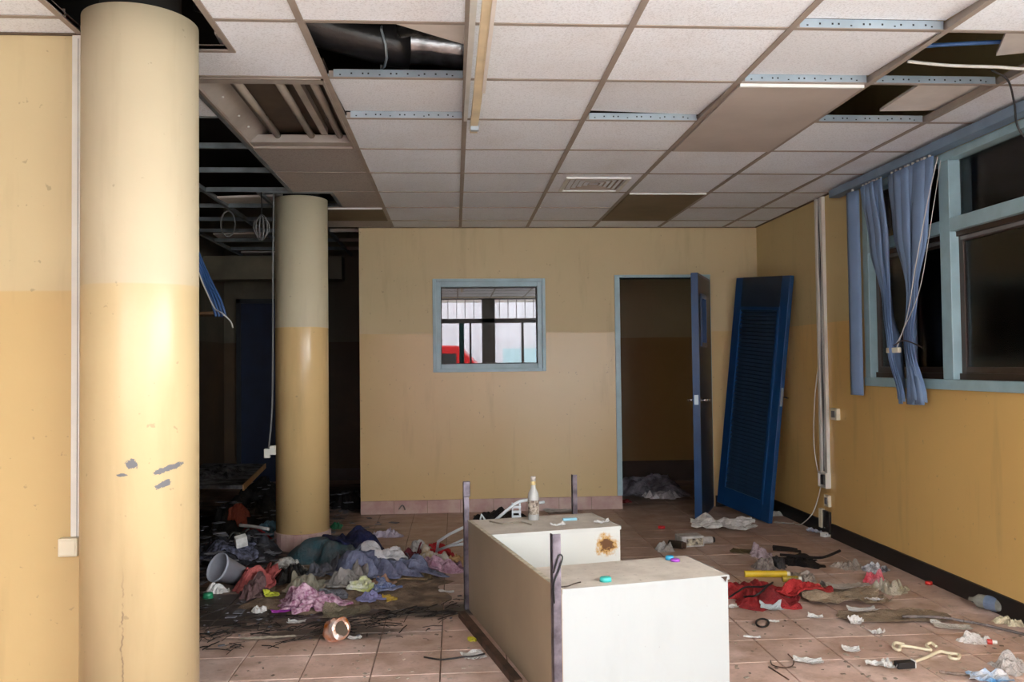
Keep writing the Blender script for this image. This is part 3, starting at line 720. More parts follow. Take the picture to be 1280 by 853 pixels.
def socket(y, z, w, h, d, label):
    s = empty('wall_socket', (XR, y, z), 0, label, 'socket')
    MB().box((-d, -w/2, -h/2), (-.0005, w/2, h/2)).build('plate', M['boxw'], s, bevel=.004)
    MB().box((-d-.004, -w*.25, -h*.28), (-d, w*.25, h*.28)).build('insert', M['cableg'], s)
socket(6.045, .92, .105, .085, .03, 'cream wall socket below the curtain beside the trunking')
socket(6.21, .265, .075, .085, .026, 'small cream wall socket under the junction box')
hb_ = MB().box((XR-.02, 6.18, .02), (XR-.0005, 6.29, .185)).build('broken_socket_recess', M['cablek']); tag(hb_, 'black broken outlet recess cut into the skirting', 'socket hole')
hf_ = MB().box((XR-.028, 6.29, .05), (XR-.0005, 6.34, .19)).build('loose_cover_plate', M['boxw']); tag(hf_, 'cream cover plate beside the broken outlet recess', 'cover plate')
# left wall trunking
lt = empty('wall_trunking', (-1.380, LW, .70), 0, 'narrow white trunking running down beside the near column', 'trunking')
MB().box((-.015, -.018, 0), (.015, -.0005, H-.70-.006)).build('cover', M['trunk'], lt, bevel=.002)
MB().box((.007, -.020, 0), (.0085, -.016, H-.72)).build('seam', M['cableg'], lt)
sb = empty('switch_box', (-1.398, LW, .632), 0, 'cream square outlet box at the foot of the white trunking', 'outlet')
MB().box((-.034, -.036, 0), (.034, -.0005, .066)).build('box_body', M['boxw'], sb, bevel=.004)
MB().box((-.028, -.038, .006), (.028, -.034, .060)).build('cover', M['boxw'], sb, bevel=.002)

# ------------------------------------------------------------------ counter
CA = R(12.0)
ct = empty('counter', (.371, 3.143, 0), CA, 'broken white U-shaped counter with steel corner posts', 'counter')
ch, cw, cl_, bd, bk = .474, .70, 1.48, .355, 1.068
MB().box((0, 0, 0), (.016, cl_, ch)).build('side_panel', M['counter_side'] if 'counter_side' in M else P('shaded_side_laminate', (162, 144, 120), .45, var=.06, vs=3), ct)  # same laminate, darkened: the shade of this side is in the colour
MB().box((-.001, 0, ch), (.017, cl_, ch+.004)).build('edge_strip', M['counter_edge'], ct)
EB = P('white_edge_band', (206, 207, 201), .4, var=.03)
def cbox(y0, y1, inner, iname):
    MB().box((.016, y0, 0), (cw, y0+.014, ch-.014)).build('front_panel', inner if iname else M['counter'], ct)
    MB().box((.016, y1-.014, 0), (cw, y1, ch-.014)).build('rear_panel', M['counter'], ct)
    MB().box((cw-.014, y0+.014, 0), (cw, y1-.014, ch-.014)).build('end_panel', M['counter'], ct)
    tp = MB().box((.016, y0-.002, ch-.014), (cw+.002, y1+.002, ch)).build('top_board', M['ctop'], ct)
    MB().box((.016, y0-.004, ch-.016), (cw+.003, y0-.002, ch+.001)).box((cw+.002, y0-.004, ch-.016), (cw+.005, y1+.002, ch+.001)).build('edge_band', EB if iname else M['counter'], tp)
cbox(0, bd, M['counter'], False); cbox(bk, cl_, M['burn'], True)
MB().add([(cw-.034, -.0052, ch-.004), (cw-.004, -.0052, ch-.004), (cw-.012, -.0052, ch-.026), (cw-.022, -.0052, ch-.012)], [(0, 3, 2, 1)]).build('chipped_corner', M['bronze'], ct)
def post(x, y, h, w=.03, bent=0, name='corner_post'):
    p_ = MB().box((x-w/2, y-.003, 0), (x+w/2, y, h)).box((x-w/2, y-.003, 0), (x-w/2+.003, y+w*.8, h))
    return p_.build(name, M['steel'], ct)
post(-.006, -.005, .680, .032); post(-.008, cl_+.006, .640, .028); post(cw-.09, cl_+.006, .69, .026)
MB().box((-.026, cl_-.002, .60), (.014, cl_+.016, .684)).build('bent_post_head', M['steel'], ct, bevel=.006)
cable('wire', [(-.02, -.012, .54), (.0, -.014, .60), (.014, -.014, .595), (.0, -.014, .55), (-.02, -.014, .50), (-.018, -.012, .43)], .003, M['cablek'], None, parent=ct)
a_, b_ = fl(573, 772), fl(643, 860)
dv = (b_-a_).normalized(); nv = Vector((-dv.y, dv.x, 0))
fb = MB().hexa([a_-nv*.0, b_-nv*.0, b_+nv*.035, a_+nv*.035], [p+Vector((0, 0, .03)) for p in (a_, b_, b_+nv*.035, a_+nv*.035)]).build('steel_bar', M['rust']); tag(fb, 'rusty steel bar on the floor along the counter side', 'bar')

# ------------------------------------------------------------------ things on the counter
def lathe_thing(name, label, cat, loc, parts, rot=(0, 0, 0), group=None):
    e = empty(name, loc, 0, label, cat, group); e.rotation_euler = rot
    for pn, prof, mat in parts: MB().lathe(prof, 24).build(pn, mat, e, smooth=True)
    return e
bp = fl(667, 650, ch)
print_mat = P('printed_label', (196, 186, 170), .5, vs=60, c2=(70, 50, 40))
lathe_thing('liquor_bottle', 'clear glass spirit bottle standing on the counter', 'bottle', (bp.x, bp.y, ch+.001),
    [('glass_body', [(.0285, 0), (.030, .004), (.030, .125), (.027, .142), (.014, .168), (.0125, .2)], P('bottle_glass', (176, 176, 172), .12, var=.05)),
     ('label', [(.0306, .03), (.0306, .105)], print_mat), ('neck_band', [(.0132, .172), (.0132, .205)], P('gold_band', (206, 186, 130), .4)),
     ('cap', [(.0138, .205), (.0138, .228), (.012, .231)], P('bottle_cap', (196, 186, 176), .4))])
def small_cap(u, v, r, h, c, label, z=0, name='bottle_cap', lean=0):
    q = fl(u, v, z)
    return lathe_thing(name, label, 'cap', (q.x, q.y, z+.0005), [('shell', [(r, 0), (r, h*.85), (r*.88, h)], P(name, c, .4)), ('rim', [(r*1.06, 0), (r*1.06, h*.22)], P(name+'_rim', tuple(int(x*.8) for x in c), .4))])
small_cap(757, 727, .022, .016, (72, 200, 190), 'turquoise plastic cap on the front counter top', ch)
small_cap(837, 700, .017, .016, (60, 170, 215), 'sky blue plastic cap on the front counter top', ch)
small_cap(844, 702, .019, .010, (176, 84, 200), 'purple plastic cap on the front counter top', ch)
def tbox(name, label, cat, u, v, w, l, h, rz, mat, z=0, bevel=.002, extra=None, rot=None, group=None, lie=0):
    q = fl(u, v, z); 
    if lie:                  # where that line of sight first meets the pile
        for k_ in range(60):
            q = fl(u, v, .5-.5*k_/60); z = under(q.x, q.y, lie)[0]+.010
            if q.z <= z: break
    o = MB().box((-w/2, -l/2, 0), (w/2, l/2, h)).build(name, mat, None, bevel=bevel, loc=(q.x, q.y, z+.0005), rot=rot or (0, 0, rz))
    return tag(o, label, cat, group)
lg = tbox('lighter', 'light blue plastic lighter lying on the rear counter top', 'lighter', 712, 651, .075, .022, .013, R(8), P('lighter_blue', (150, 206, 226), .3), ch)
MB().box((.0375, -.009, .002), (.049, .009, .011)).build('lighter_head', M['chrome'], lg)

# what already lies on the floor: each later thing is laid over it
from mathutils.bvhtree import BVHTree
SURF = []
def surf_add(o):
    mw = o.matrix_basis.copy()
    if o.parent: mw = o.parent.matrix_basis @ mw
    vs = [mw @ v.co for v in o.data.vertices]
    bb = (min(v.x for v in vs), max(v.x for v in vs), min(v.y for v in vs), max(v.y for v in vs))
    SURF.append((o.name, BVHTree.FromPolygons(vs, [tuple(p.vertices) for p in o.data.polygons]), bb)); return o
DOWN = Vector((0, 0, -1))
def near(x0, x1, y0, y1, skip=()): return [q for q in SURF if q[2][0] < x1 and q[2][1] > x0 and q[2][2] < y1 and q[2][3] > y0 and q[0] not in skip]
def under(x, y, rad=0.0, cands=None, top=.8):
    """height and name of the highest thing lying at (x, y), felt over a small disc"""
    if cands is None: cands = near(x-rad, x+rad, y-rad, y+rad)
    best = 0.0; nm = None
    if not cands: return best, nm
    pts = [(x, y)] + ([(x+rad*math.cos(a), y+rad*math.sin(a)) for a in (0, .785, 1.571, 2.356, 3.1416, 3.927, 4.712, 5.498)] if rad else [])
    if rad: pts += [(x+.55*rad*math.cos(a), y+.55*rad*math.sin(a)) for a in (.4, 1.7, 2.9, 4.2, 5.5)]
    for px, py in pts:
        for q in cands:
            b = q[2]
            if b[0] <= px <= b[1] and b[2] <= py <= b[3]:
                h_ = q[1].ray_cast(Vector((px, py, top)), DOWN)
                if h_[0] is not None and h_[0].z > best: best = h_[0].z; nm = q[0]
    return best, nm
# sheets, heaps: crumpled things ------------------------------------------------
def sheet(name, label, cat, u, v, w, l, rz, mat, crumple=.012, curl=.02, z=0, seed=0, n=8, group=None, tiltx=0, thick=.0012):
    q = fl(u, v, z); rnd = random.Random(seed+int(u*7+v*13)); so = Vector((rnd.random()*50, rnd.random()*50, 0))
    vs = []; 
    for j in range(n+1):
        for i in range(n+1):
            x = (i/n-.5); y = (j/n-.5)
            ex_ = 1+.22*mn.noise(so+Vector((x*2.2, y*2.2, 5))); 
            zz = crumple*(abs(mn.noise(so+Vector((x*3.1, y*3.1, 0))))*1.6+.6*abs(mn.noise(so+Vector((x*7, y*7, 2))))) + curl*(x*x+y*y)*1.2*(1 if rnd.random() < 2 else 0)
            vs.append((x*w*ex_, y*l*ex_, zz))
    mz = min(p[2] for p in vs); vs = [(a, b, c-mz+.0008+thick) for a, b, c in vs]
    if z == 0:
        cz, sz = math.cos(rz), math.sin(rz); R_ = max(w, l); cd = near(q.x-R_, q.x+R_, q.y-R_, q.y+R_); sp = 1.0*max(w, l)/n
        if cd: vs = [(a, b, c+.0015+under(q.x+a*cz-b*sz, q.y+a*sz+b*cz, sp, cd)[0]) for a, b, c in vs]
    fs = [(j*(n+1)+i, j*(n+1)+i+1, (j+1)*(n+1)+i+1, (j+1)*(n+1)+i) for j in range(n) for i in range(n)]
    o = MB().add(vs, fs).build(name, mat, None, smooth=False, loc=(q.x, q.y, z), rot=(0, 0, rz))
    s = o.modifiers.new('thickness', 'SOLIDIFY'); s.thickness = thick; s.offset = -1
    if z == 0: surf_add(o)
    return tag(o, label, cat, group)
def sstep(a, b, x):
    t = min(1, max(0, (x-a)/(b-a))); return t*t*(3-2*t)
def heap(name, label, cat, ua, ub, v1, h, dep, mat, seed=0, fold=.5, rz=0, z=0, sharp=1.0, group=None, lob=.34, nr=26, ns_=80, zmax=None, drape=True, at=None):
    """a crumpled, folded lump of cloth or film: a closed mesh that lies on the ground"""
    q0 = fl((ua+ub)/2, v1, z); dist = (q0-Vector((0, 0, EYE))).dot(fw); w = (ub-ua)*dist/F
    if at: q0 = Vector((at[0], at[1]-dep/2, z)); w = at[2]; drape = False
    h = min(h*.95, .5*min(w, dep))*(.75 if w < .13 else 1) if h > .04 else h
    ctr = Vector((q0.x, q0.y+dep/2, z)); so = Vector((seed*3.7, seed*1.9, seed*.7)); vs = []; fs = []
    th = seed*1.3; ct_, st_ = math.cos(th), math.sin(th); sc = 1/max(.08, min(.22, .5*(w+dep)/2.2))
    for i in range(nr+1):
        t = i/nr
        for j in range(ns_):
            a = 2*math.pi*j/ns_; ca, sa = math.cos(a), math.sin(a)
            ro = 1+lob*1.7*mn.noise(so+Vector((ca*1.1, sa*1.1, 0)))+lob*1.2*mn.noise(so+Vector((ca*2.7, sa*2.7, 9)))+lob*.35*mn.noise(so+Vector((ca*7, sa*7, 4)))
            X = ca*t*ro*w/2; Y = sa*t*ro*dep/2
            q = Vector((X, Y, 0)); wq = Vector((mn.noise(q*sc+so), mn.noise(q*sc+so+Vector((7, 3, 1))), 0))*.5/sc
            p1 = X*ct_+Y*st_+wq.x*.8; p2 = -X*st_+Y*ct_+wq.y*.8
            r1 = 2.6*abs(mn.noise(Vector((p1*sc*1.3, p2*sc*.45, 0))+so)); r2 = 2.6*abs(mn.noise(Vector((p1*sc*2.9, p2*sc*1.1, 5))+so)); r3 = mn.noise(q*sc*7+so)
            low = mn.noise(Vector((X, Y, 3))*sc*.7+so)
            te = t+.20*mn.noise(q*sc*1.2+so+Vector((0, 0, 8)))*min(1, 2*t)
            p = (1-sstep(.50, 1.0, te if t < 1 else 1))*math.sqrt(max(0, 1-.35*t*t)); r4 = 2.4*abs(mn.noise(Vector((p1*sc*5.5, p2*sc*2.6, 2))+so))
            zz = h*p*.95*math.tanh(max(.10, .60+.95*low+fold*.55*(r1-.4)+fold*.28*(r2-.4))) + min(.020, h*.4)*fold*((r2-.4)*.8+(r4-.4)*.6+r3*.35)*p**.4
            edge = .004+.010*fold*max(0, r2)*(1-t**5)
            vs.append((X, Y, max(zz+edge, .003) if t < 1 else 0))
    if zmax: vs = [(a, b, min(c, zmax+.006*mn.noise(Vector((a, b, 0))*14)-.006)) for a, b, c in vs]
    N = len(vs); bot = [0.0]*N
    if drape:
        cz, sz = math.cos(rz), math.sin(rz); R_ = max(w, dep)*.8; cd = near(ctr.x-R_, ctr.x+R_, ctr.y-R_, ctr.y+R_)
        if cd:
            sp = .016+max(w, dep)/2/nr*.9; lift = []
            for k_, (a, b, c) in enumerate(vs):
                h_ = under(ctr.x+a*cz-b*sz, ctr.y+a*sz+b*cz, sp, cd)[0]; bot[k_] = h_+.0035 if h_ > 0 else 0.0
                lift.append((a, b, max(c, h_+.009+.010*fold*(.5+.5*mn.noise(Vector((a, b, 1))*sc*2.4+so)) if k_ < nr*ns_ else h_+.005) if h_ > 0 else c))
            vs = lift
    vs = vs+[(a, b, bot[k_]) for k_, (a, b, c) in enumerate(vs)]
    for i in range(nr):
        for j in range(ns_):
            q_ = (i*ns_+j, (i+1)*ns_+j, (i+1)*ns_+(j+1) % ns_, i*ns_+(j+1) % ns_); fs.append(q_); fs.append(tuple(N+k_ for k_ in q_[::-1]))
    for j in range(ns_): fs.append((nr*ns_+j, N+nr*ns_+j, N+nr*ns_+(j+1) % ns_, nr*ns_+(j+1) % ns_))
    o = MB().add(vs, fs).build(name, mat, None, smooth=True, loc=ctr, rot=(0, 0, rz))
    if z == 0: surf_add(o)
    return tag(o, label, cat, group)
def cm(name, c, c2=None, vs=12, rough=.85, bump=.25):
    n = NT(name); co = n.coord('obj'); c = lin(c); c2 = lin(c2) if c2 else tuple(x*.72 for x in c)
    b = n.mix(n.ramp(n.noise(co, vs, 4), .38, .62), c, c2)
    b = n.mix(n.math('MULTIPLY', n.ramp(n.noise(co, 5, 5, .7), .5, .75), .35), b, lin((92, 78, 64)))
    n.col(b); n.rough(rough); n.b.inputs['Specular IOR Level'].default_value = .3
    w = n.noise(n.scale(co, (1, 1, .6)), 22, 5, .65)
    rid = n.math('ABSOLUTE', n.math('SUBTRACT', w, .5)); n.bump(rid, min(1, bump*3.2), .05); return n.m
W = cm('white_paper', (226, 224, 220), vs=20, rough=.7, bump=.1)
W2 = cm('greyish_paper', (196, 194, 190), vs=16, rough=.75, bump=.1)
BG = cm('beige_card', (170, 152, 128), vs=7, c2=(142, 122, 98))

sheet('paper_scrap', 'white paper scrap on the rear counter top', 'paper', 697, 658, .075, .035, R(10), W, z=ch)
sheet('paper_scrap', 'pale scrap at the right end of the rear counter top', 'paper', 752, 655, .08, .03, R(5), W2, z=ch)
cable('dry_twig', [fl(701, 734, ch+.006), fl(710, 733, ch+.006), fl(718, 730, ch+.008), fl(726, 728, ch+.016)], .0025, P('twig', (70, 58, 48), .9), 'dry curled twig on the front counter top by the steel post', 'twig')
cable('thin_strip', [fl(612, 652, ch+.006), fl(630, 655, ch+.006), fl(650, 653, ch+.006), fl(664, 656, ch+.008)], .004, P('dusty_strip', (150, 138, 122), .8), 'dusty strip lying across the rear counter top', 'strip')

# ------------------------------------------------------------------ behind the counter
heap('black_bag', 'black crumpled bag against the skirting behind the counter', 'bag', 592, 655, 650, .24, .26, cm('black_bag', (24, 23, 24), rough=.5), 3, .9)
rk = empty('clothes_airer', fl(600, 690), 0, 'white plastic airer frame lying behind the counter beside the rags', 'rack')
wp = P('white_plastic_tube', (214, 222, 226), .4, var=.05); q = rk.location
def rk_t(pts, r=.009): MB().tube([aty(*p)-q for p in pts], r, 8).build('tube', wp, rk, smooth=True)
rk_t([(546, 690, 5.52), (548, 677, 5.45), (562, 668, 5.3), (583, 658, 5.1)]); rk_t([(547, 688, 5.5), (565, 682, 5.3), (585, 680, 5.1)]); rk_t([(552, 686, 5.5), (572, 678, 5.2), (586, 671, 5.1)], .007)
rk_t([(618, 652, 4.85), (628, 643, 4.85), (642, 631, 4.85), (650, 627, 4.86), (662, 625, 4.9)]); rk_t([(660, 626, 4.9), (672, 629, 4.9), (680, 628, 4.92)])
rk_t([(600, 652, 4.8), (602, 643, 4.8), (606, 650, 4.8)], .006)
rb = MB(); p0 = aty(640, 650, 4.87)-q; p1 = aty(651, 629, 4.87)-q
for k in range(7):
    z = p0.z-.10+(p1.z-p0.z+.10)*k/7; rb.box((p0.x, p0.y-.012, z), (p1.x, p0.y+.012, z+.012))
rb.box((p0.x, p0.y+.004, p0.z-.1), (p0.x+.008, p0.y+.02, p1.z)).box((p1.x-.01, p0.y+.004, p0.z-.1), (p1.x, p0.y+.02, p1.z)).build('ribbed_clip', wp, rk)
sheet('paper_sheet', 'white sheet on the floor behind the bottle and counter', 'paper', 700, 640, .26, .16, R(8), W2, curl=.02)

# ------------------------------------------------------------------ clothes heap by the far column
SO = cm('charred_cloth', (30, 28, 28), c2=(14, 13, 13), vs=9)
SO2 = cm('ashy_cloth', (66, 68, 78), c2=(26, 26, 30), vs=14)
heap('charred_mound', 'tall black mound of burnt rubbish under the scorched board', 'burnt rubbish', 230, 335, 668, .38, 1.6, SO, 52, .7, zmax=.318)
heap('charred_heap', 'low black heap of burnt rags left of the far column', 'burnt rags', 226, 334, 712, .12, .9, SO2, 51, 1.0)
heap('charred_clothes', 'black burnt clothes in the dark passage beyond the far column', 'burnt clothes', 408, 452, 640, .22, .8, SO, 53, .8)
heap('blue_cloth', 'pale blue cloth half hidden behind the far column', 'cloth', 316, 350, 672, .17, .3, cm('pale_blue_cloth', (112, 160, 180), c2=(70, 110, 126)), 55, .8)
heap('grey_bag', 'grey crumpled bag on the burnt rags', 'bag', 283, 305, 690, .14, .2, cm('dirty_grey', (92, 92, 88)), 54, .7)
heap('red_cup', 'crushed red cup among the burnt rags', 'cup', 256, 272, 686, .09, .1, cm('red_plastic', (190, 40, 36), rough=.4), 56, .4)
heap('orange_rag', 'rust orange rag on the black mound', 'rag', 282, 306, 668, .12, .2, cm('rust_rag', (130, 58, 38)), 57, .5)
heap('red_rag', 'dark red rag behind the small white carton', 'rag', 304, 334, 684, .06, .12, cm('dark_red_rag', (140, 36, 40)), 58, .8)
heap('blue_grey_rag', 'blue-grey ashy rags at the foot of the near column', 'rags', 248, 318, 706, .09, .22, cm('ash_blue', (120, 124, 150), c2=(50, 52, 62), vs=30), 59, 1.0)
tbox('white_carton', 'small white carton tilted among the burnt rags', 'carton', 302, 684, .075, .05, .07, R(25), W, rot=(R(18), R(-10), R(25)), lie=.05)
cable('white_stick', [fl(300, 661, .13), fl(318, 663, .135), fl(336, 666, .13)], .012, W2, 'pale stick lying across the burnt rags', 'stick', lay='stiff')
heap('dirty_blanket', 'flat dirty brown blanket spread beneath the heap of clothes', 'blanket', 262, 560, 772, .012, 1.15, cm('brown_blanket', (160, 138, 116), c2=(104, 88, 74), vs=6), 61, 1.0, lob=.3)
heap('teal_jacket', 'teal and grey jacket spread at the foot of the far column', 'jacket', 352, 462, 712, .16, .55, cm('teal_cloth', (50, 82, 90), c2=(80, 88, 92)), 11, .7)
heap('navy_jacket', 'dark navy jacket bunched on top of the clothes heap', 'jacket', 405, 474, 703, .24, .40, cm('navy_cloth', (34, 40, 84), c2=(20, 24, 50)), 12, .8)
heap('lilac_cloth', 'pale lilac cloth lying behind the white shirt', 'cloth', 462, 503, 673, .06, .12, cm('lilac_cloth', (196, 186, 204)), 14, .8)
heap('clear_bag', 'clear crumpled plastic bag behind the tan rags', 'bag', 508, 534, 694, .11, .2, cm('milky_plastic', (186, 182, 180), rough=.25), 37, 1.0)
heap('tan_cloth', 'light tan rags between the white shirt and the airer', 'rags', 516, 562, 708, .10, .4, cm('light_tan_cloth', (186, 160, 122), c2=(206, 200, 192)), 32, .9)
heap('maroon_cloth', 'maroon cloth scrap beside the tan rags', 'cloth', 498, 524, 704, .09, .16, cm('maroon', (110, 44, 54)), 66, .9)
heap('olive_cloth', 'olive brown cloth under the white shirt', 'cloth', 490, 540, 730, .03, .2, cm('olive_brown', (140, 118, 88)), 63, 1.0)
heap('brown_cloth', 'tan brown crumpled cloth under the denim trousers', 'cloth', 440, 490, 742, .09, .2, cm('tan_cloth', (186, 150, 124)), 27, .9)
heap('denim_trousers', 'faded blue denim trousers sprawled in front of the navy jacket', 'trousers', 410, 540, 732, .16, .40, cm('denim_cloth', (134, 140, 166), c2=(100, 106, 134)), 15, 1.0, rz=R(-8))
heap('pale_blue_shirt', 'pale grey-blue shirt folded over the denim trousers', 'shirt', 430, 482, 716, .17, .2, cm('grey_blue_cloth', (150, 156, 182)), 65, 1.0)
heap('white_shirt', 'white crumpled shirt lying beside the navy jacket', 'shirt', 462, 514, 722, .27, .34, cm('white_cloth', (236, 236, 240)), 13, .9)
heap('dark_slipper', 'rounded dark grey slipper at the white shirt', 'slipper', 474, 489, 707, .09, .16, cm('dark_grey_cloth', (74, 74, 76)), 18, .2, lob=.1)
heap('charcoal_cloth', 'charcoal cloth tucked behind the grey slipper', 'cloth', 380, 416, 728, .10, .2, cm('charcoal_cloth', (96, 96, 104)), 64, 1.0)
heap('black_bag', 'black bin bag between the far column and the khaki cloth', 'bag', 330, 380, 734, .12, .3, cm('bin_bag', (26, 26, 26), rough=.45), 20, .9)
heap('floral_cloth', 'white speckled cloth between the coral cloth and the black bag', 'cloth', 334, 372, 724, .10, .22, cm('floral_cloth', (190, 188, 182), c2=(96, 92, 88), vs=22), 22, .7)
heap('coral_cloth', 'coral red cloth lying beside the grey bucket', 'cloth', 288, 340, 743, .18, .36, cm('coral_cloth', (200, 108, 104), c2=(176, 84, 84)), 21, .9)
heap('rose_cloth', 'dusty rose cloth crumpled between the slate slipper and coral cloth', 'cloth', 294, 330, 752, .07, .2, cm('dusty_rose', (120, 92, 92)), 62, 1.0)
heap('grey_cloth', 'grey cloth lying between the denim trousers and the grey shoe', 'cloth', 402, 456, 744, .15, .28, cm('grey_cloth', (150, 146, 142)), 16, .8)
heap('beige_cloth', 'khaki beige cloth peaked behind the pink patterned cloth', 'cloth', 348, 396, 748, .17, .26, cm('khaki_cloth', (158, 152, 134)), 19, .5)
heap('grey_slipper', 'rounded slate grey slipper lying in the clothes heap', 'slipper', 385, 433, 756, .15, .18, cm('slate_cloth', (128, 130, 140), vs=6), 17, .25, lob=.12)
sheet('purple_strip', 'bright purple strip under the edge of the pink patterned cloth', 'cloth', 368, 766, .22, .045, R(14), cm('purple', (168, 64, 176)), .008, .02)
heap('pink_patterned_cloth', 'pink and white patterned cloth in front of the clothes heap', 'cloth', 340, 434, 770, .15, .26, cm('pink_pattern', (220, 186, 202), c2=(156, 100, 130), vs=44), 23, .8)
heap('yellow_bag', 'lime yellow wrapper beside the pink patterned cloth', 'wrapper', 328, 349, 751, .07, .08, cm('lime', (212, 220, 76)), 24, .6)
heap('tissue_wad', 'white tissue wad standing in front of the lime wrapper', 'tissue', 314, 331, 767, .09, .06, W, 25, .9)
heap('white_rag', 'white rag lying beside the toppled bucket', 'rag', 256, 283, 743, .05, .10, W, 26, .9)
small_cap(260, 748, .028, .03, (48, 150, 104), 'green plastic tub at the white rag', 0, 'green_tub')
heap('blue_rag', 'blue checked rag in front of the denim trousers', 'rag', 462, 500, 745, .05, .12, cm('blue_check', (96, 110, 150), c2=(150, 160, 186), vs=30), 28, .8)
heap('white_wrapper', 'white and lime wrapper beside the blue checked rag', 'wrapper', 434, 470, 745, .05, .10, cm('white_lime', (224, 226, 220), c2=(206, 214, 120), vs=10), 29, .8)
heap('periwinkle_cloth', 'pale periwinkle cloth in front of the blue checked rag', 'cloth', 445, 480, 757, .05, .12, cm('periwinkle', (146, 146, 190)), 30, .7)
sheet('cardboard_sheet', 'grey cardboard piece lying before the pink patterned cloth', 'cardboard', 432, 768, .24, .14, R(12), cm('grey_card', (128, 118, 98)), .01, .01)
heap('yellow_rag', 'small ochre rag next to the periwinkle cloth', 'rag', 480, 495, 756, .035, .06, cm('ochre_rag', (190, 160, 70)), 31, .7)
heap('grey_pink_cloth', 'grey cloth with dark red edge beside the white shirt', 'cloth', 506, 538, 715, .11, .2, cm('grey_red', (118, 110, 116), c2=(128, 50, 58), vs=5), 33, .8)
heap('red_cloth', 'deep red cloth folded by the counter corner post', 'cloth', 536, 572, 702, .10, .12, cm('deep_red', (176, 42, 48)), 34, .8, rz=R(15))
heap('pink_lace_cloth', 'pale pink cloth spread along the counter side', 'cloth', 520, 586, 717, .06, .2, cm('pink_lace', (206, 172, 190), c2=(160, 120, 140), vs=26), 35, .9)
heap('orange_tan_cloth', 'tan padded cloth beside the steel post of the counter', 'cloth', 560, 588, 712, .13, .2, cm('padded_tan', (198, 160, 112)), 36, .6)
sheet('white_card', 'white card lying on the tiles beside the counter side', 'card', 558, 742, .085, .05, R(-6), W, .004, .01)
sheet('paper_scrap', 'white crumpled paper at the counter base by the rusty bar', 'paper', 592, 822, .10, .09, R(20), W, .012, .012)
heap('yellow_box', 'small yellow packet wedged beside the rusty bar', 'packet', 585, 596, 803, .025, .06, cm('yellow_packet', (206, 196, 60)), 38, .3)
sheet('paper_strip', 'pale strip lying on the tiles before the burnt patch', 'strip', 336, 799, .24, .03, R(4), cm('pale_strip', (176, 164, 146)), .006, .01)
sheet('paper_scrap', 'small pale scrap beside the foil ball', 'paper', 443, 800, .06, .035, R(-10), W2, .008, .02)
sheet('paper_scrap', 'off-white scrap on the burnt patch beside the purple strip', 'paper', 370, 780, .09, .05, R(-4), W2, .008, .02)
cable('dark_wire', [fl(530, 822, .004), fl(548, 825, .004), fl(570, 826, .004), fl(588, 824, .012), fl(606, 815, .03)], .004, M['cablek'], 'dark wire curving over the tiles beside the counter', 'wire', lay='soft')
# foil ball / crushed can
q = fl(418, 806)
fo = empty('crushed_can', (q.x, q.y+.05, .052), 0, 'crushed silver and orange drinks can in front of the burnt patch', 'can'); fo.rotation_euler = (R(70), R(20), R(35))
def crush(prof, n, seed, amt):
    mb = MB().lathe(prof, n)
    mb.v = [tuple(Vector(p)*(1+amt*mn.noise(Vector(p)*28+Vector((seed, 0, 0))))) for p in mb.v]; return mb
can_m = P('can_print', (216, 206, 200), .25, metal=.5, vs=14, c2=(214, 120, 30))
crush([(.030, -.05), (.05, -.044), (.053, -.02), (.05, 0), (.052, .02), (.05, .044), (.034, .052)], 20, 3, .22).build('can_body', can_m, fo, smooth=False)
MB().lathe([(.036, .048), (.036, .054)], 18).build('can_end', M['chrome'], fo)
# toppled bucket
q = fl(290, 737)
bu = empty('plastic_bucket', (q.x-.03, q.y+.07, .085), 0, 'grey translucent plastic bucket lying on its side', 'bucket'); bu.rotation_euler = (R(62), R(0), R(-42))
bucket_m = P('grey_plastic', (176, 180, 192), .35, var=.08)
MB().lathe([(.058, -.1), (.082, .1), (.088, .1), (.088, .085), (.084, .085), (.078, .09), (.052, -.094)], 28).build('bucket_wall', bucket_m, bu, smooth=True)
MB().lathe([(.056, -.1), (.056, -.096)], 28).build('bucket_base', bucket_m, bu)
# green items
small_cap(490, 640, .03, .045, (46, 160, 110), 'green plastic cup by the skirting under the interior window', 0, 'plastic_cup')
heap('green_bag', 'green plastic bag just behind the far column', 'bag', 412, 428, 662, .10, .15, cm('green_plastic', (36, 120, 84)), 39, .6)
cable('bent_wire', [fl(496, 641, .01), fl(498, 638, .03), aty(503, 632, 7.5), fl(507, 639, .02)], .005, M['cableg'], 'bent grey wire hoop against the skirting', 'wire')

# ------------------------------------------------------------------ burnt room clutter
# scorched board resting on the mound
qa, qb = fl(331, 580, .37), fl(303, 607, .37); nl = Vector((-.62, 0, 0))
board = MB(); t_ = Vector((0, 0, .03))
pts = [qb, qa, qa+nl+Vector((0, .15, 0)), qb+nl+Vector((0, .1, 0))]
board.hexa([p-t_ for p in pts], pts)
bo = board.build('scorched_board', cm('scorched_top', (120, 120, 122), c2=(26, 25, 25), vs=7)); tag(bo, 'scorched board with a bare wood edge lying over the black mound', 'board')
eb = MB().hexa([qb-t_*1.4, qa-t_*1.4, qa-t_*1.4+Vector((.012, 0, 0)), qb-t_*1.4+Vector((.012, 0, 0))], [qb+t_*.1, qa+t_*.1, qa+t_*.1+Vector((.012, 0, 0)), qb+t_*.1+Vector((.012, 0, 0))]).build('wood_edge', P('bare_wood', (196, 150, 96), .7), bo)
bc_ = sum(pts, Vector((0, 0, 0)))/4
heap('ash_litter', 'charred papers spread over the scorched board', 'burnt paper', 236, 318, 601, .05, .95, cm('ash_paper', (110, 110, 112), c2=(20, 20, 20), vs=16), 60, 1.0, z=.371, at=(bc_.x, bc_.y, .46), lob=.15)
surf_add(fb)
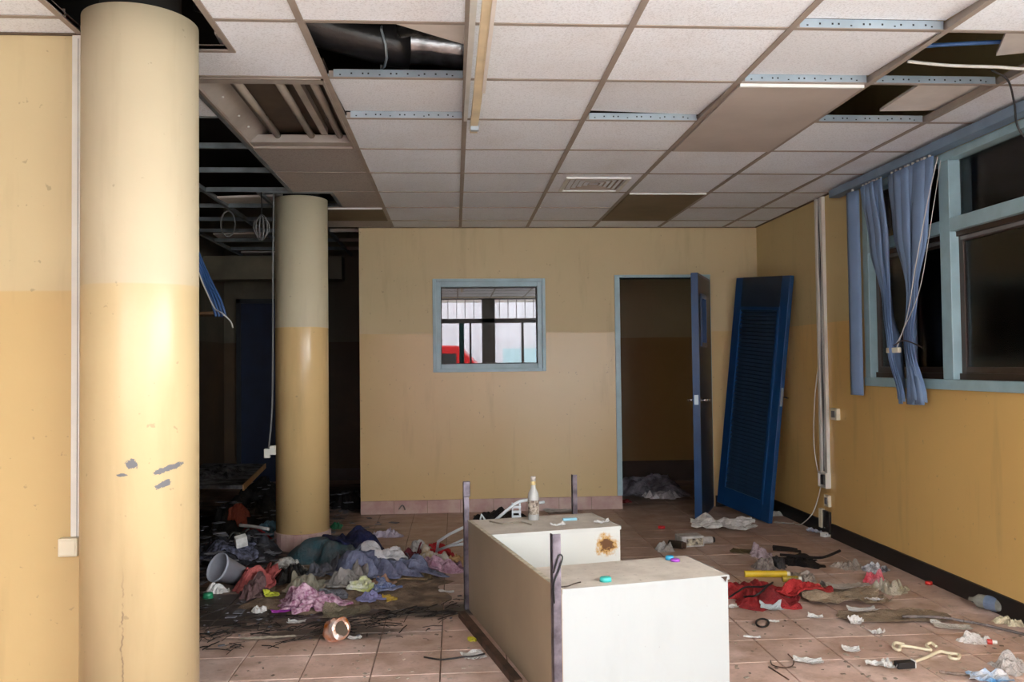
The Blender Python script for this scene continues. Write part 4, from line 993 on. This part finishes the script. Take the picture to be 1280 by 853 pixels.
for o_ in [x for x in C.objects if x.type == 'MESH' and ((x.parent and x.parent.name.startswith(('crushed_can', 'plastic_bucket', 'counter', 'green_tub', 'clothes_airer'))) or x.name.startswith('white_carton'))]: surf_add(o_)
# burnt straw and shards: uncountable
rnd = random.Random(5); st = MB()
for k in range(300):
    u = rnd.uniform(250, 600); v = 800-42*((u-250)/350)+rnd.gauss(0, 9) if rnd.random() < .75 else rnd.uniform(745, 800)
    p = fl(u, min(v, 815)); 
    if p.y < 3.9 or (.02 < p.x and p.y < 4.75 and p.x > -.05+(4.6-p.y)*.2): continue
    a = rnd.gauss(.45, .6); L = rnd.uniform(.03, .16)
    d = Vector((math.cos(a), math.sin(a), rnd.uniform(0, .08)))*L/2; c0 = Vector((p.x, p.y, .004+rnd.random()*.006))
    if any(under(t_.x, t_.y, .02)[0] > 0 for t_ in (c0-d, c0-d*.5, c0, c0+d*.5, c0+d)): continue
    st.tube([c0-d, c0+Vector((0, 0, .004)), c0+d], rnd.uniform(.0012, .003), 4)
stw = st.build('burnt_straw', P('charred_straw', (38, 32, 28), .9, var=.3))
tag(stw, 'charred straw and twigs scattered over the tiles', 'straw', kind='stuff')
surf_add(stw)
sh = MB()
for k in range(700):
    if k < 430: x, y = rnd.gauss(-1.75, .45), rnd.gauss(6.1, .8)
    elif k < 560: x, y = rnd.gauss(-1.0, .3), rnd.gauss(8.2, .5)
    else: x, y = rnd.gauss(-.9, .5), rnd.gauss(4.75, .22)
    if x < -2.6 or y < 3.5 or (x > XL-.12 and y > D-.2) or math.hypot(x+1.12, y-6.35) < .25 or math.hypot(x+1.11, y-3.1) < .25 or y > 9.2: continue
    s = rnd.uniform(.012, .045) if k < 560 else rnd.uniform(.004, .014); hz, hn = under(x, y, s*1.25)
    if hn and not hn.startswith('charred'): continue
    Mx = Matrix.Translation((x, y, hz+.004)) @ Matrix.Rotation(rnd.random()*6, 4, 'Z')
    sh.box((-s, -s*.6, -.002), (s, s*.6, .002), Mx)
tag(sh.build('burnt_shards', P('charred_shards', (52, 50, 52), .8, var=.4, vs=3, obj=False, c2=(130, 130, 140))), 'small charred shards strewn over the burnt floor', 'shards', kind='stuff')
# cables and fittings in the burnt room
cb = empty('cable_coil', (-1.345, 6.05, 2.32), 0, 'coil of dark cable hanging from the ceiling beside the far column', 'cable coil')
for k in range(6):
    a = R(30*k); MB().tube([(.055*math.cos(t)*math.cos(a), .055*math.cos(t)*math.sin(a), -.03-.085*math.sin(t)*(.8+.05*k)) for t in [2*math.pi*i/16 for i in range(17)]], .004, 6).build('loop', M['cableg'], cb, smooth=True)
MB().tube([(0, 0, .22), (.004, 0, .1), (0, 0, 0)], .004, 6).build('hanger', M['cablek'], cb)
cable('hanging_cable', [aty(342, 240, 6.2), aty(341, 330, 6.18), aty(341, 430, 6.16), aty(340, 510, 6.14), aty(336, 560, 6.1)], .006, M['cableg'], 'grey cable hanging down the left of the far column')
for k, (u, v) in enumerate(((334, 567), (341, 563))):
    p = aty(u, v, 6.1); o = MB().box((-.02, -.016, -.032), (.02, .016, .032)).build('plug', M['trunk'], None, bevel=.003, loc=p); tag(o, ('white plug at the end of the grey hanging cable', 'white socket block beside the hanging plug')[k], 'plug')
cable('hanging_cable', [Vector((-1.95, 5.9, H)), aty(246, 335, 5.9), aty(256, 360, 5.9), aty(268, 385, 5.9), aty(278, 392, 5.85), aty(288, 402, 5.85), aty(291, 410, 5.85)], .005, M['cablew'], 'pale cable end curling out beside the near column')
cbn = empty('cable_bundle', (-1.9, 6.0, H), 0, 'bundle of blue cables drooping from the ceiling in the dark room', 'cables')
for k in range(4): cable('strand', [p-Vector((-1.9, 6.0, H)) for p in (Vector((-2.0+.02*k, 6.0, H)), aty(240+3*k, 318, 6.0+.02*k), aty(254+3*k, 350, 6.0), aty(264+4*k, 376, 5.95), aty(270+4*k, 396, 5.95))], .009, M['cableb'], None, parent=cbn)
wsh = MB().box((-.5, -.12, -.02), (0, .12, 0)).build('wall_shelf', P('brown_shelf', (120, 90, 60), .7), None, loc=aty(276, 391, 6.3)); tag(wsh, 'short brown board hanging in the dark room beside blue cables', 'shelf')
cable('wire_ring', [aty(285+9*math.cos(t), 280+16*math.sin(t), 6.6) for t in [2*math.pi*i/10 for i in range(11)]], .005, M['cableg'], 'loop of wire dangling from the bare ceiling grid')
dd = MB().box((-2.45, YB-.035, 0), (-1.62, YB-.001, 2.05)).build('door_2', P('dark_blue_door', (20, 36, 66), .4)); tag(dd, 'dark blue door at the end of the burnt room', None, kind='structure')
MB().box((-2.5, YB-.05, 0), (-2.45, YB, 2.1)).box((-1.62, YB-.05, 0), (-1.57, YB, 2.1)).box((-2.5, YB-.05, 2.05), (-1.57, YB, 2.1)).build('door_frame', P('sooty_frame', (40, 44, 50), .5), dd)
bmx = MB().box((-2.65, 9.2, 2.25), (-1.2, 9.45, 2.5)).build('trim_1', M['sooty']); tag(bmx, 'pale beam below the ceiling in the burnt room', None, kind='structure')
# loose tiles lying on the bare grid of the burnt room
for k, (u, v) in enumerate(((318, 252), (304, 296), (330, 318))):
    p = fl(u, v, H+.03); MB().box((-.25, -.2, 0), (.25, .2, .014)).build('ceiling_tile', M['ctile_back'], ceiling, loc=(p.x, p.y, .035), rot=(R(3), R(-2), R(8*k)))

# ------------------------------------------------------------------ litter in the small room
heap('grey_rags', 'grey heap of rags in the small room behind the doorway', 'rags', 770, 868, 622, .17, 1.0, cm('grey_rags', (150, 146, 156), c2=(88, 84, 92), vs=8), 71, 1.0)
heap('white_rag', 'white rag at the front of the grey heap in the small room', 'rag', 810, 858, 625, .08, .25, cm('pale_rag', (206, 202, 204)), 72, 1.0)
heap('red_rag', 'small dark red rag in the doorway', 'rag', 777, 790, 629, .03, .08, cm('dark_red', (120, 30, 34)), 73, .8)

# ------------------------------------------------------------------ litter on the right-hand floor
sheet('tissue_sheet', 'long white crumpled tissue in front of the open door', 'tissue', 902, 659, .50, .36, R(-12), W, .05, .03, n=14)
small_cap(827, 661, .028, .02, (204, 38, 46), 'red plastic cap on the floor beyond the counter')
cbx = tbox('carton', 'white printed carton lying beyond the counter', 'carton', 862, 682, .17, .13, .075, R(8), W2, bevel=.004)
MB().box((-.05, -.0665, .012), (.075, -.0652, .06)).build('printed_panel', P('carton_print', (206, 196, 170), .5, vs=30, c2=(40, 30, 34)), cbx)
def cyl(name, label, cat, u, v, r, L, rz, mat, capm=None, z=0):
    q = fl(u, v, z); e = empty(name, (q.x, q.y, z+r), rz, label, cat)
    MB().tube([(-L/2, 0, 0), (L/2, 0, 0)], r, 18).build('body', mat, e, smooth=False)
    if capm: MB().tube([(L/2, 0, 0), (L/2+.02, 0, 0)], r*.8, 16).build('cap', capm, e)
    return e
cyl('tin', 'dark tin lying against the white printed carton', 'tin', 845, 686, .028, .10, R(-38), P('dark_tin', (60, 52, 42), .35, metal=.5), M['rust'])
heap('plastic_scraps', 'crumpled clear scraps left of the dark tin', 'scraps', 820, 848, 691, .04, .12, cm('clear_scrap', (176, 172, 168), rough=.3), 81, 1.0)
cyl('small_jar', 'small white jar with dark lid beside the printed carton', 'jar', 884, 680, .026, .07, R(10), W2, M['cablek'])
sheet('cardboard_piece', 'olive brown cardboard piece on the floor near the black rags', 'cardboard', 932, 691, .20, .14, R(-30), cm('olive_card', (104, 90, 62)), .008, .01)
heap('charred_rag', 'flat black charred rag on the floor beside the striped cloth', 'burnt rag', 980, 1030, 708, .018, .26, cm('black_rag', (26, 20, 20)), 82, 1.0, lob=.7)
cb_ = cm('charred_stick', (30, 24, 23))
cable('charred_stick', [fl(975, 701, .012), fl(1000, 703, .012), fl(1022, 705, .012), fl(1034, 703, .012), fl(1050, 696, .02)], .009, cb_, 'long bent charred stick lying behind the charred rag', 'stick', lay='stiff')
cable('charred_stick', [fl(966, 684, .012), fl(985, 686, .012), fl(996, 688, .012)], .012, cb_, 'short thick charred stick farthest from the yellow tube', 'stick', lay='stiff')
cable('charred_stick', [fl(966, 690, .010), fl(985, 691, .010), fl(1001, 693, .010)], .010, cb_, 'thin straight charred stick between the other two', 'stick', lay='stiff')
heap('lilac_rag', 'lilac rag behind the striped grey cloth', 'rag', 944, 968, 699, .08, .16, cm('lilac_rag', (186, 166, 172)), 83, .9)
heap('striped_cloth', 'grey striped cloth lying behind the yellow tube', 'cloth', 950, 978, 715, .10, .14, cm('striped_cloth', (160, 150, 142), c2=(112, 102, 98), vs=40), 84, .6)
heap('dark_rag', 'dark grey rag between striped cloth and black tangle', 'rag', 972, 990, 712, .07, .2, cm('dark_rag', (66, 64, 66)), 85, .7)
e = cyl('yellow_tube', 'yellow rolled tube lying behind the red cloth', 'tube', 957, 722, .020, .25, R(-7), P('yellow_plastic', (226, 190, 36), .4), M['boxw'])
e = cyl('yellow_wrapper', 'short yellow and dark wrapper in line with the yellow tube', 'wrapper', 988, 728, .018, .09, R(-7), P('yellow_dark', (206, 176, 50), .4, vs=20, c2=(80, 64, 30)), M['trunk'])
heap('grey_bag', 'grey crumpled paper bag right of the yellow tube', 'bag', 1005, 1028, 731, .11, .22, cm('grey_paper', (164, 152, 142), rough=.7), 86, .9)
sheet('beige_paper', 'beige crumpled wrapping paper beside the red garment', 'paper', 1052, 748, .42, .34, R(-8), cm('beige_paper', (176, 156, 132)), .04, .03, n=12)
sheet('clear_sheet', 'milky plastic sheet lying on the beige paper', 'plastic', 1058, 739, .24, .16, R(5), cm('milky_sheet', (196, 186, 176), rough=.3), .015, .01)
heap('red_cloth', 'large red cloth spread over the tiles beside the counter', 'cloth', 906, 1006, 758, .055, .46, cm('red_cloth', (184, 56, 58), c2=(140, 40, 46)), 87, 1.0, lob=.55)
heap('red_garment', 'red bunched garment end beside the beige paper', 'cloth', 986, 1042, 752, .07, .22, cm('bright_red_cloth', (190, 54, 54)), 88, .9)
cable('fold_shade_strand', [fl(912, 745, .05), fl(930, 735, .06), fl(955, 742, .05), fl(966, 738, .05), fl(948, 748, .05), fl(930, 742, .05)], .005, M['cablek'], 'dark strand put over the red cloth as its shaded folds', 'fold shade', lay='soft')  # black strand drawn where the cloth only has shaded folds
heap('clear_wrapper', 'clear wrapper lying beyond the beige paper', 'wrapper', 1046, 1082, 713, .03, .14, cm('clear_wrap', (172, 160, 148), rough=.3), 89, 1.0)
heap('silver_wrapper', 'silver printed wrapper beside the skirting', 'wrapper', 1086, 1116, 717, .05, .10, cm('silver_wrap', (210, 210, 214), c2=(70, 70, 76), vs=26, rough=.3), 90, .9)
heap('red_wrapper', 'red and pink wrapper in front of the silver wrapper', 'wrapper', 1082, 1116, 731, .06, .12, cm('red_wrap', (206, 40, 62), c2=(220, 150, 160), vs=9, rough=.35), 91, .9)
heap('plastic_bag', 'milky plastic bag in front of the red wrapper', 'bag', 1098, 1142, 742, .04, .16, cm('milky_bag', (196, 188, 172), c2=(170, 160, 130), rough=.3), 92, 1.0)
small_cap(1161, 731, .02, .018, (206, 50, 40), 'small red cap by the black skirting')
sheet('paper_scrap', 'pale blue-white paper scrap in front of the red cloth', 'paper', 964, 762, .11, .075, R(-12), cm('bluish_paper', (206, 216, 220)), .006, .01)
sheet('paper_scrap', 'white scrap at the counter corner before the red cloth', 'paper', 914, 761, .07, .05, R(0), W, .01, .02)
sheet('paper_scrap', 'torn white scrap in front of the red garment', 'paper', 1019, 773, .075, .05, R(-30), W, .012, .02)
cable('hair_band', [fl(953+8*math.cos(t), 779+5*math.sin(t), .006) for t in [2*math.pi*i/10 for i in range(11)]], .005, M['cablek'], 'dark hair band on the tiles beside the counter', 'hair band')
sheet('paper_scrap', 'white scrap touching the dark hair band', 'paper', 967, 778, .05, .025, R(-20), W, .005, .01)
sheet('paper_scrap', 'thin curved white scrap near the hair band', 'paper', 940, 798, .075, .02, R(-14), W, .006, .01)
sheet('paper_scrap', 'white scrap lying beside the beige paper', 'paper', 1093, 757, .075, .06, R(10), W, .012, .02)
sheet('cardboard_sheet', 'grey flattened cardboard on the tiles behind the cream hook', 'cardboard', 1118, 772, .52, .20, R(-3), cm('flat_card', (160, 140, 118)), .014, .012, n=10)
sheet('white_card', 'white card lying on the flattened cardboard', 'card', 1078, 768, .15, .06, R(-4), W2, .008, .02)
sheet('paper_scrap', 'white crumpled scrap at the edge of the flattened cardboard', 'paper', 1070, 781, .06, .05, R(8), W, .02, .02)
sheet('paper_scrap', 'white shredded scrap in front of the flattened cardboard', 'paper', 1096, 793, .06, .045, R(12), W, .018, .02)
sheet('white_plate', 'white oval card next to the grey floor strip', 'card', 1190, 785, .17, .085, R(-24), cm('card_white', (222, 216, 206)), .003, .01)
cable('grey_strip', [fl(1128, 772, .02), fl(1165, 771, .025), fl(1200, 776, .02), fl(1240, 783, .012), fl(1282, 794, .008)], .007, cm('grey_plastic_strip', (136, 126, 122)), 'long grey plastic strip curving along the floor', 'strip', lay='soft')
# crushed bottle against the skirting
q = fl(1236, 764)
pb = empty('plastic_bottle', (q.x, q.y, .042), R(-60), 'crushed clear plastic bottle lying against the black skirting', 'bottle')
mb = MB().lathe([(.012, .0), (.012, .02), (.034, .05), (.036, .09), (.034, .13), (.036, .17), (.034, .2), (.028, .206)], 18, Matrix.Rotation(R(90), 4, 'Y') @ Matrix.Translation((0, 0, -.1)))
mb.v = [tuple(Vector(p)*(1+.10*mn.noise(Vector(p)*30))) for p in mb.v]; mb.build('bottle_body', P('hazy_pet', (150, 150, 140), .2, var=.2, vs=20), pb, smooth=True)
MB().lathe([(.037, .09), (.037, .15)], 18, Matrix.Rotation(R(90), 4, 'Y') @ Matrix.Translation((0, 0, -.1)), cap=False).build('bottle_label', P('blue_label', (110, 126, 150), .4, vs=20), pb)
heap('foam_chunk', 'cream broken foam chunk beside the crushed bottle', 'foam', 1248, 1274, 781, .05, .08, cm('foam', (226, 214, 180)), 93, .6)
heap('foam_crumb', 'cream foam crumbs beyond the foam chunk', 'foam', 1268, 1286, 785, .03, .06, cm('foam_crumbs', (220, 208, 176)), 94, .8)
heap('white_wrapper', 'white wrapper with red end near the grey strip', 'wrapper', 1206, 1244, 806, .035, .07, cm('white_red_wrap', (222, 218, 212), c2=(206, 196, 190), rough=.4), 95, .8, rz=R(-20))
cyl('red_end', 'small red bottle end on the white wrapper', 'cap', 1237, 806, .012, .02, R(-20), P('red_cap', (206, 60, 50), .4), M['trunk'])
# two cream plastic hooks
CRM = P('cream_plastic', (226, 216, 186), .4, var=.04)
cable('plastic_hook', [fl(1130, 806, .012), fl(1119, 804, .02), fl(1117, 810, .012), fl(1124, 813, .012), fl(1127, 808, .016), fl(1145, 810, .012), fl(1163, 813, .012), fl(1158, 807, .016), fl(1164, 804, .02), fl(1171, 809, .012)], .007, CRM, 'cream plastic curtain hook with a curl at both ends', 'hook')
cable('plastic_hook', [fl(1142, 828, .01), fl(1158, 822, .01), fl(1174, 815, .012), fl(1186, 817, .012), fl(1199, 819, .012), fl(1197, 824, .012), fl(1188, 823, .012), fl(1187, 820, .012)], .007, CRM, 'cream plastic bracket joined to the black ribbed connector', 'bracket')
rbk = empty('ribbed_connector', fl(1131, 835, .001), R(4), 'black ribbed connector on the tiles beside the cream bracket', 'connector')
for k in range(5): MB().box((-.038, -.016+.0075*k, 0), (.038, -.011+.0075*k, .026)).build('rib', M['cablek'], rbk)
MB().box((-.035, -.014, 0), (.035, .02, .020)).build('core', M['cablek'], rbk); MB().box((.038, -.014, 0), (.044, .018, .03)).build('white_flange', W, rbk)
sheet('paper_scrap', 'white paper beside the black ribbed connector', 'paper', 1096, 833, .10, .05, R(-12), W, .012, .02)
sheet('paper_scrap', 'white and black torn scrap at the connector end', 'paper', 1111, 836, .05, .05, R(14), W2, .02, .02)
sheet('white_card', 'white tilted card on the bare tiles behind the curled wire', 'card', 1064, 815, .075, .065, R(-20), W, .004, .03)
sheet('paper_sheet', 'grey-white paper sheet beside the curled wire', 'paper', 1010, 829, .12, .06, R(-14), cm('grey_white', (206, 204, 200)), .012, .02)
cable('curled_wire', [fl(963, 826, .004), fl(966, 832, .006), fl(980, 835, .006), fl(990, 833, .006), fl(992, 826, .01), fl(985, 818, .02)], .0025, M['rust'], 'thin brown curled wire on the tiles', 'wire')
cable('brown_straw', [fl(961, 834, .003), fl(972, 841, .003), fl(986, 850, .003)], .003, M['rust'], 'thin brown straw on the tiles beside the curled wire', 'straw')
sheet('blue_bag', 'blue and white printed bag at the edge of the floor', 'bag', 1236, 851, .17, .09, R(-16), cm('blue_white_bag', (226, 226, 228), c2=(70, 150, 210), vs=7, rough=.35), .03, .03)
heap('plastic_bag', 'milky plastic bag standing on the near tiles by the wall', 'bag', 1258, 1300, 845, .036, .14, cm('milky_white_bag', (206, 198, 192), rough=.3), 97, 1.0)
cable('grey_strip', [fl(1174, 840, .008), fl(1200, 843, .008), fl(1230, 842, .008), fl(1262, 840, .008)], .006, cm('grey_strip2', (150, 132, 120)), 'short grey strip leading to the milky bag on the near tiles', 'strip')
heap('white_block', 'white foam block behind the leaning louvered door', 'foam', 962, 978, 646, .08, .1, cm('white_foam', (206, 206, 196)), 98, .2)
sheet('paper_scrap', 'pale scrap on the floor in front of the leaning door', 'paper', 980, 655, .16, .05, R(-30), W2, .008, .01)
sheet('paper_scrap', 'white-blue paper under the trunking box by the skirting', 'paper', 1019, 666, .12, .08, R(-30), cm('pale_blue_paper', (190, 194, 210)), .03, .02)
tbox('plug_block', 'small white plug on the floor below the broken outlet', 'plug', 1032, 671, .065, .045, .03, R(20), W)
cable('plug_wire', [Vector((XR-.03, 6.24, .06)), fl(1033, 662, .03), fl(1033, 669, .02)], .004, M['cableg'], 'grey wire from the broken outlet to the small plug', 'wire')
# tiny paper flecks that nobody could count
fk = MB(); rnd = random.Random(11)
for k in range(230):
    u = rnd.uniform(915, 1275) if k < 150 else rnd.uniform(280, 590); v = rnd.uniform(700, 850) if k < 150 else rnd.uniform(770, 850)
    p = fl(u, v)
    if p.x > XR-.08 or (.1 < p.x < 1.12 and p.y < 4.8): continue
    s = rnd.uniform(.004, .011)
    if under(p.x, p.y, s*1.4)[0] > 0: continue
    Mx = Matrix.Translation((p.x, p.y, .003)) @ Matrix.Rotation(rnd.random()*6, 4, 'Z') @ Matrix.Rotation(rnd.gauss(0, .12), 4, 'X')
    fk.box((-s, -s*.6, -.001), (s, s*.6, .001), Mx)
tag(fk.build('paper_flecks', P('fleck', (190, 176, 160), .8, var=.3, vs=1.5, obj=False, c2=(86, 70, 58))), 'tiny paper and dirt flecks scattered over the tiles', 'flecks', kind='stuff')

# ------------------------------------------------------------------ the street front behind the camera (seen mirrored in the interior window)
sf = empty('shopfront', (0, -.2, 0), 0, 'dark aluminium shop front with transom lights and bars', 'shop front')
for x in (-2.12, -1.22, -.44, .62, 2.70):
    w = .24 if abs(x-.62) < .01 else .06
    MB().box((x-w/2, -.05, 0), (x+w/2, .05, 2.53)).build('post', M['alu'], sf)
MB().box((-2.15, -.05, 2.08), (XR-.01, .05, 2.16)).build('transom', M['alu'], sf)
MB().box((-2.15, -.05, 2.51), (XR-.01, .05, 2.535)).build('head', M['alu'], sf)
bar = MB().box((-.006, -.006, 2.16), (.006, .006, 2.51)).mesh('bar', M['alu'])
for k in range(30): inst('bar', bar, sf, (-2.0+.157*k, -.02, 0))
for u_, w_ in ((588, .035), (653, .045), (577, .09)):
    x = aty(u_, 420, 15.58).x
    MB().box((x-w_/2, -.03, 0), (x+w_/2, .03, 2.08)).build('post', M['alu'] if w_ < .08 else P('teal_post', (60, 120, 126), .5), sf)
structure('wall_front', MB().box((-5.15, -.4, 2.56), (XR+.15, -.25, TOP+.15)).box((-5.15, -.4, 0), (-2.16, -.25, 2.56)), M['wall'], 'wall strip above the shop front')
grd = MB().box((-30, -30, -.16), (30, -.35, -.08)).box((XR+.15, -.35, -.16), (30, 2.40, -.08)).build('street', P('pale_concrete', (206, 204, 200), .9, vs=.6, obj=False)); tag(grd, 'pale concrete forecourt outside the shop front', None, kind='structure')
structure('added_light_blocker', MB().box((-3.0, -2.7, 2.64), (XR+1.0, -.40, 2.74)).box((XR+.15, -.40, 2.64), (XR+1.0, 2.38, 2.74)), M['ctile_back'], 'flat unseen slab added outside to cut daylight near the shop front')  # added out of view to hold daylight off the near surfaces
hoard = empty('hoarding', (0, -9.5, -.08), 0, 'pale corrugated hoarding across the street', 'fence')
hm = P('pale_corrugated_sheet', (222, 222, 228), .5, var=.05, vs=2); tm_ = P('teal_corrugated_sheet', (190, 220, 226), .5, var=.05, vs=2)
for k in range(14):
    x = -9+1.3*k; mb = MB()
    for j in range(13): mb.box((x+.1*j, -.02-.02*(j % 2), 0), (x+.1*j+.1, .02-.02*(j % 2), 3.4))
    if k == 8:
        tb_ = MB()
        for v_, f_ in ((mb.v, mb.f),): tb_.add([(a, b, c*.55) for a, b, c in v_], f_)
        tb_.build('sheet', tm_, hoard); mb = MB().add([(a, b, 1.87+c*.45) for a, b, c in mb.v], mb.f)
    mb.build('sheet', hm, hoard)
car = empty('parked_van', (-.60, -7.4, -.08), R(4), 'red parked van outside on the street', 'van')
def sect(ys): pass
body = MB(); prof = [(-2.0, .35), (-2.05, .6), (-1.95, 1.15), (-1.8, 1.85), (-.45, 1.95), (.75, 1.9), (1.45, 1.2), (2.0, 1.1), (2.08, .6), (2.0, .32)]
vs = [(x, -.82, z) for x, z in prof]+[(x, .82, z) for x, z in prof]; n_ = len(prof)
body.add(vs, [tuple(range(n_)), tuple(range(2*n_-1, n_-1, -1))]+[(i, i+n_, (i+1) % n_+n_, (i+1) % n_) for i in range(n_)]).build('body', P('red_car_paint', (190, 40, 42), .25), car, bevel=.03)
MB().box((-1.3, .815, 1.25), (.7, .83, 1.7)).box((-1.3, -.83, 1.25), (.7, -.815, 1.7)).build('side_window', M['cablek'], car)
for x in (-1.25, 1.3):
    for y in (-.72, .72): MB().tube([(x, y-.1, .32), (x, y+.1, .32)], .32, 20).build('wheel', M['cablek'], car)
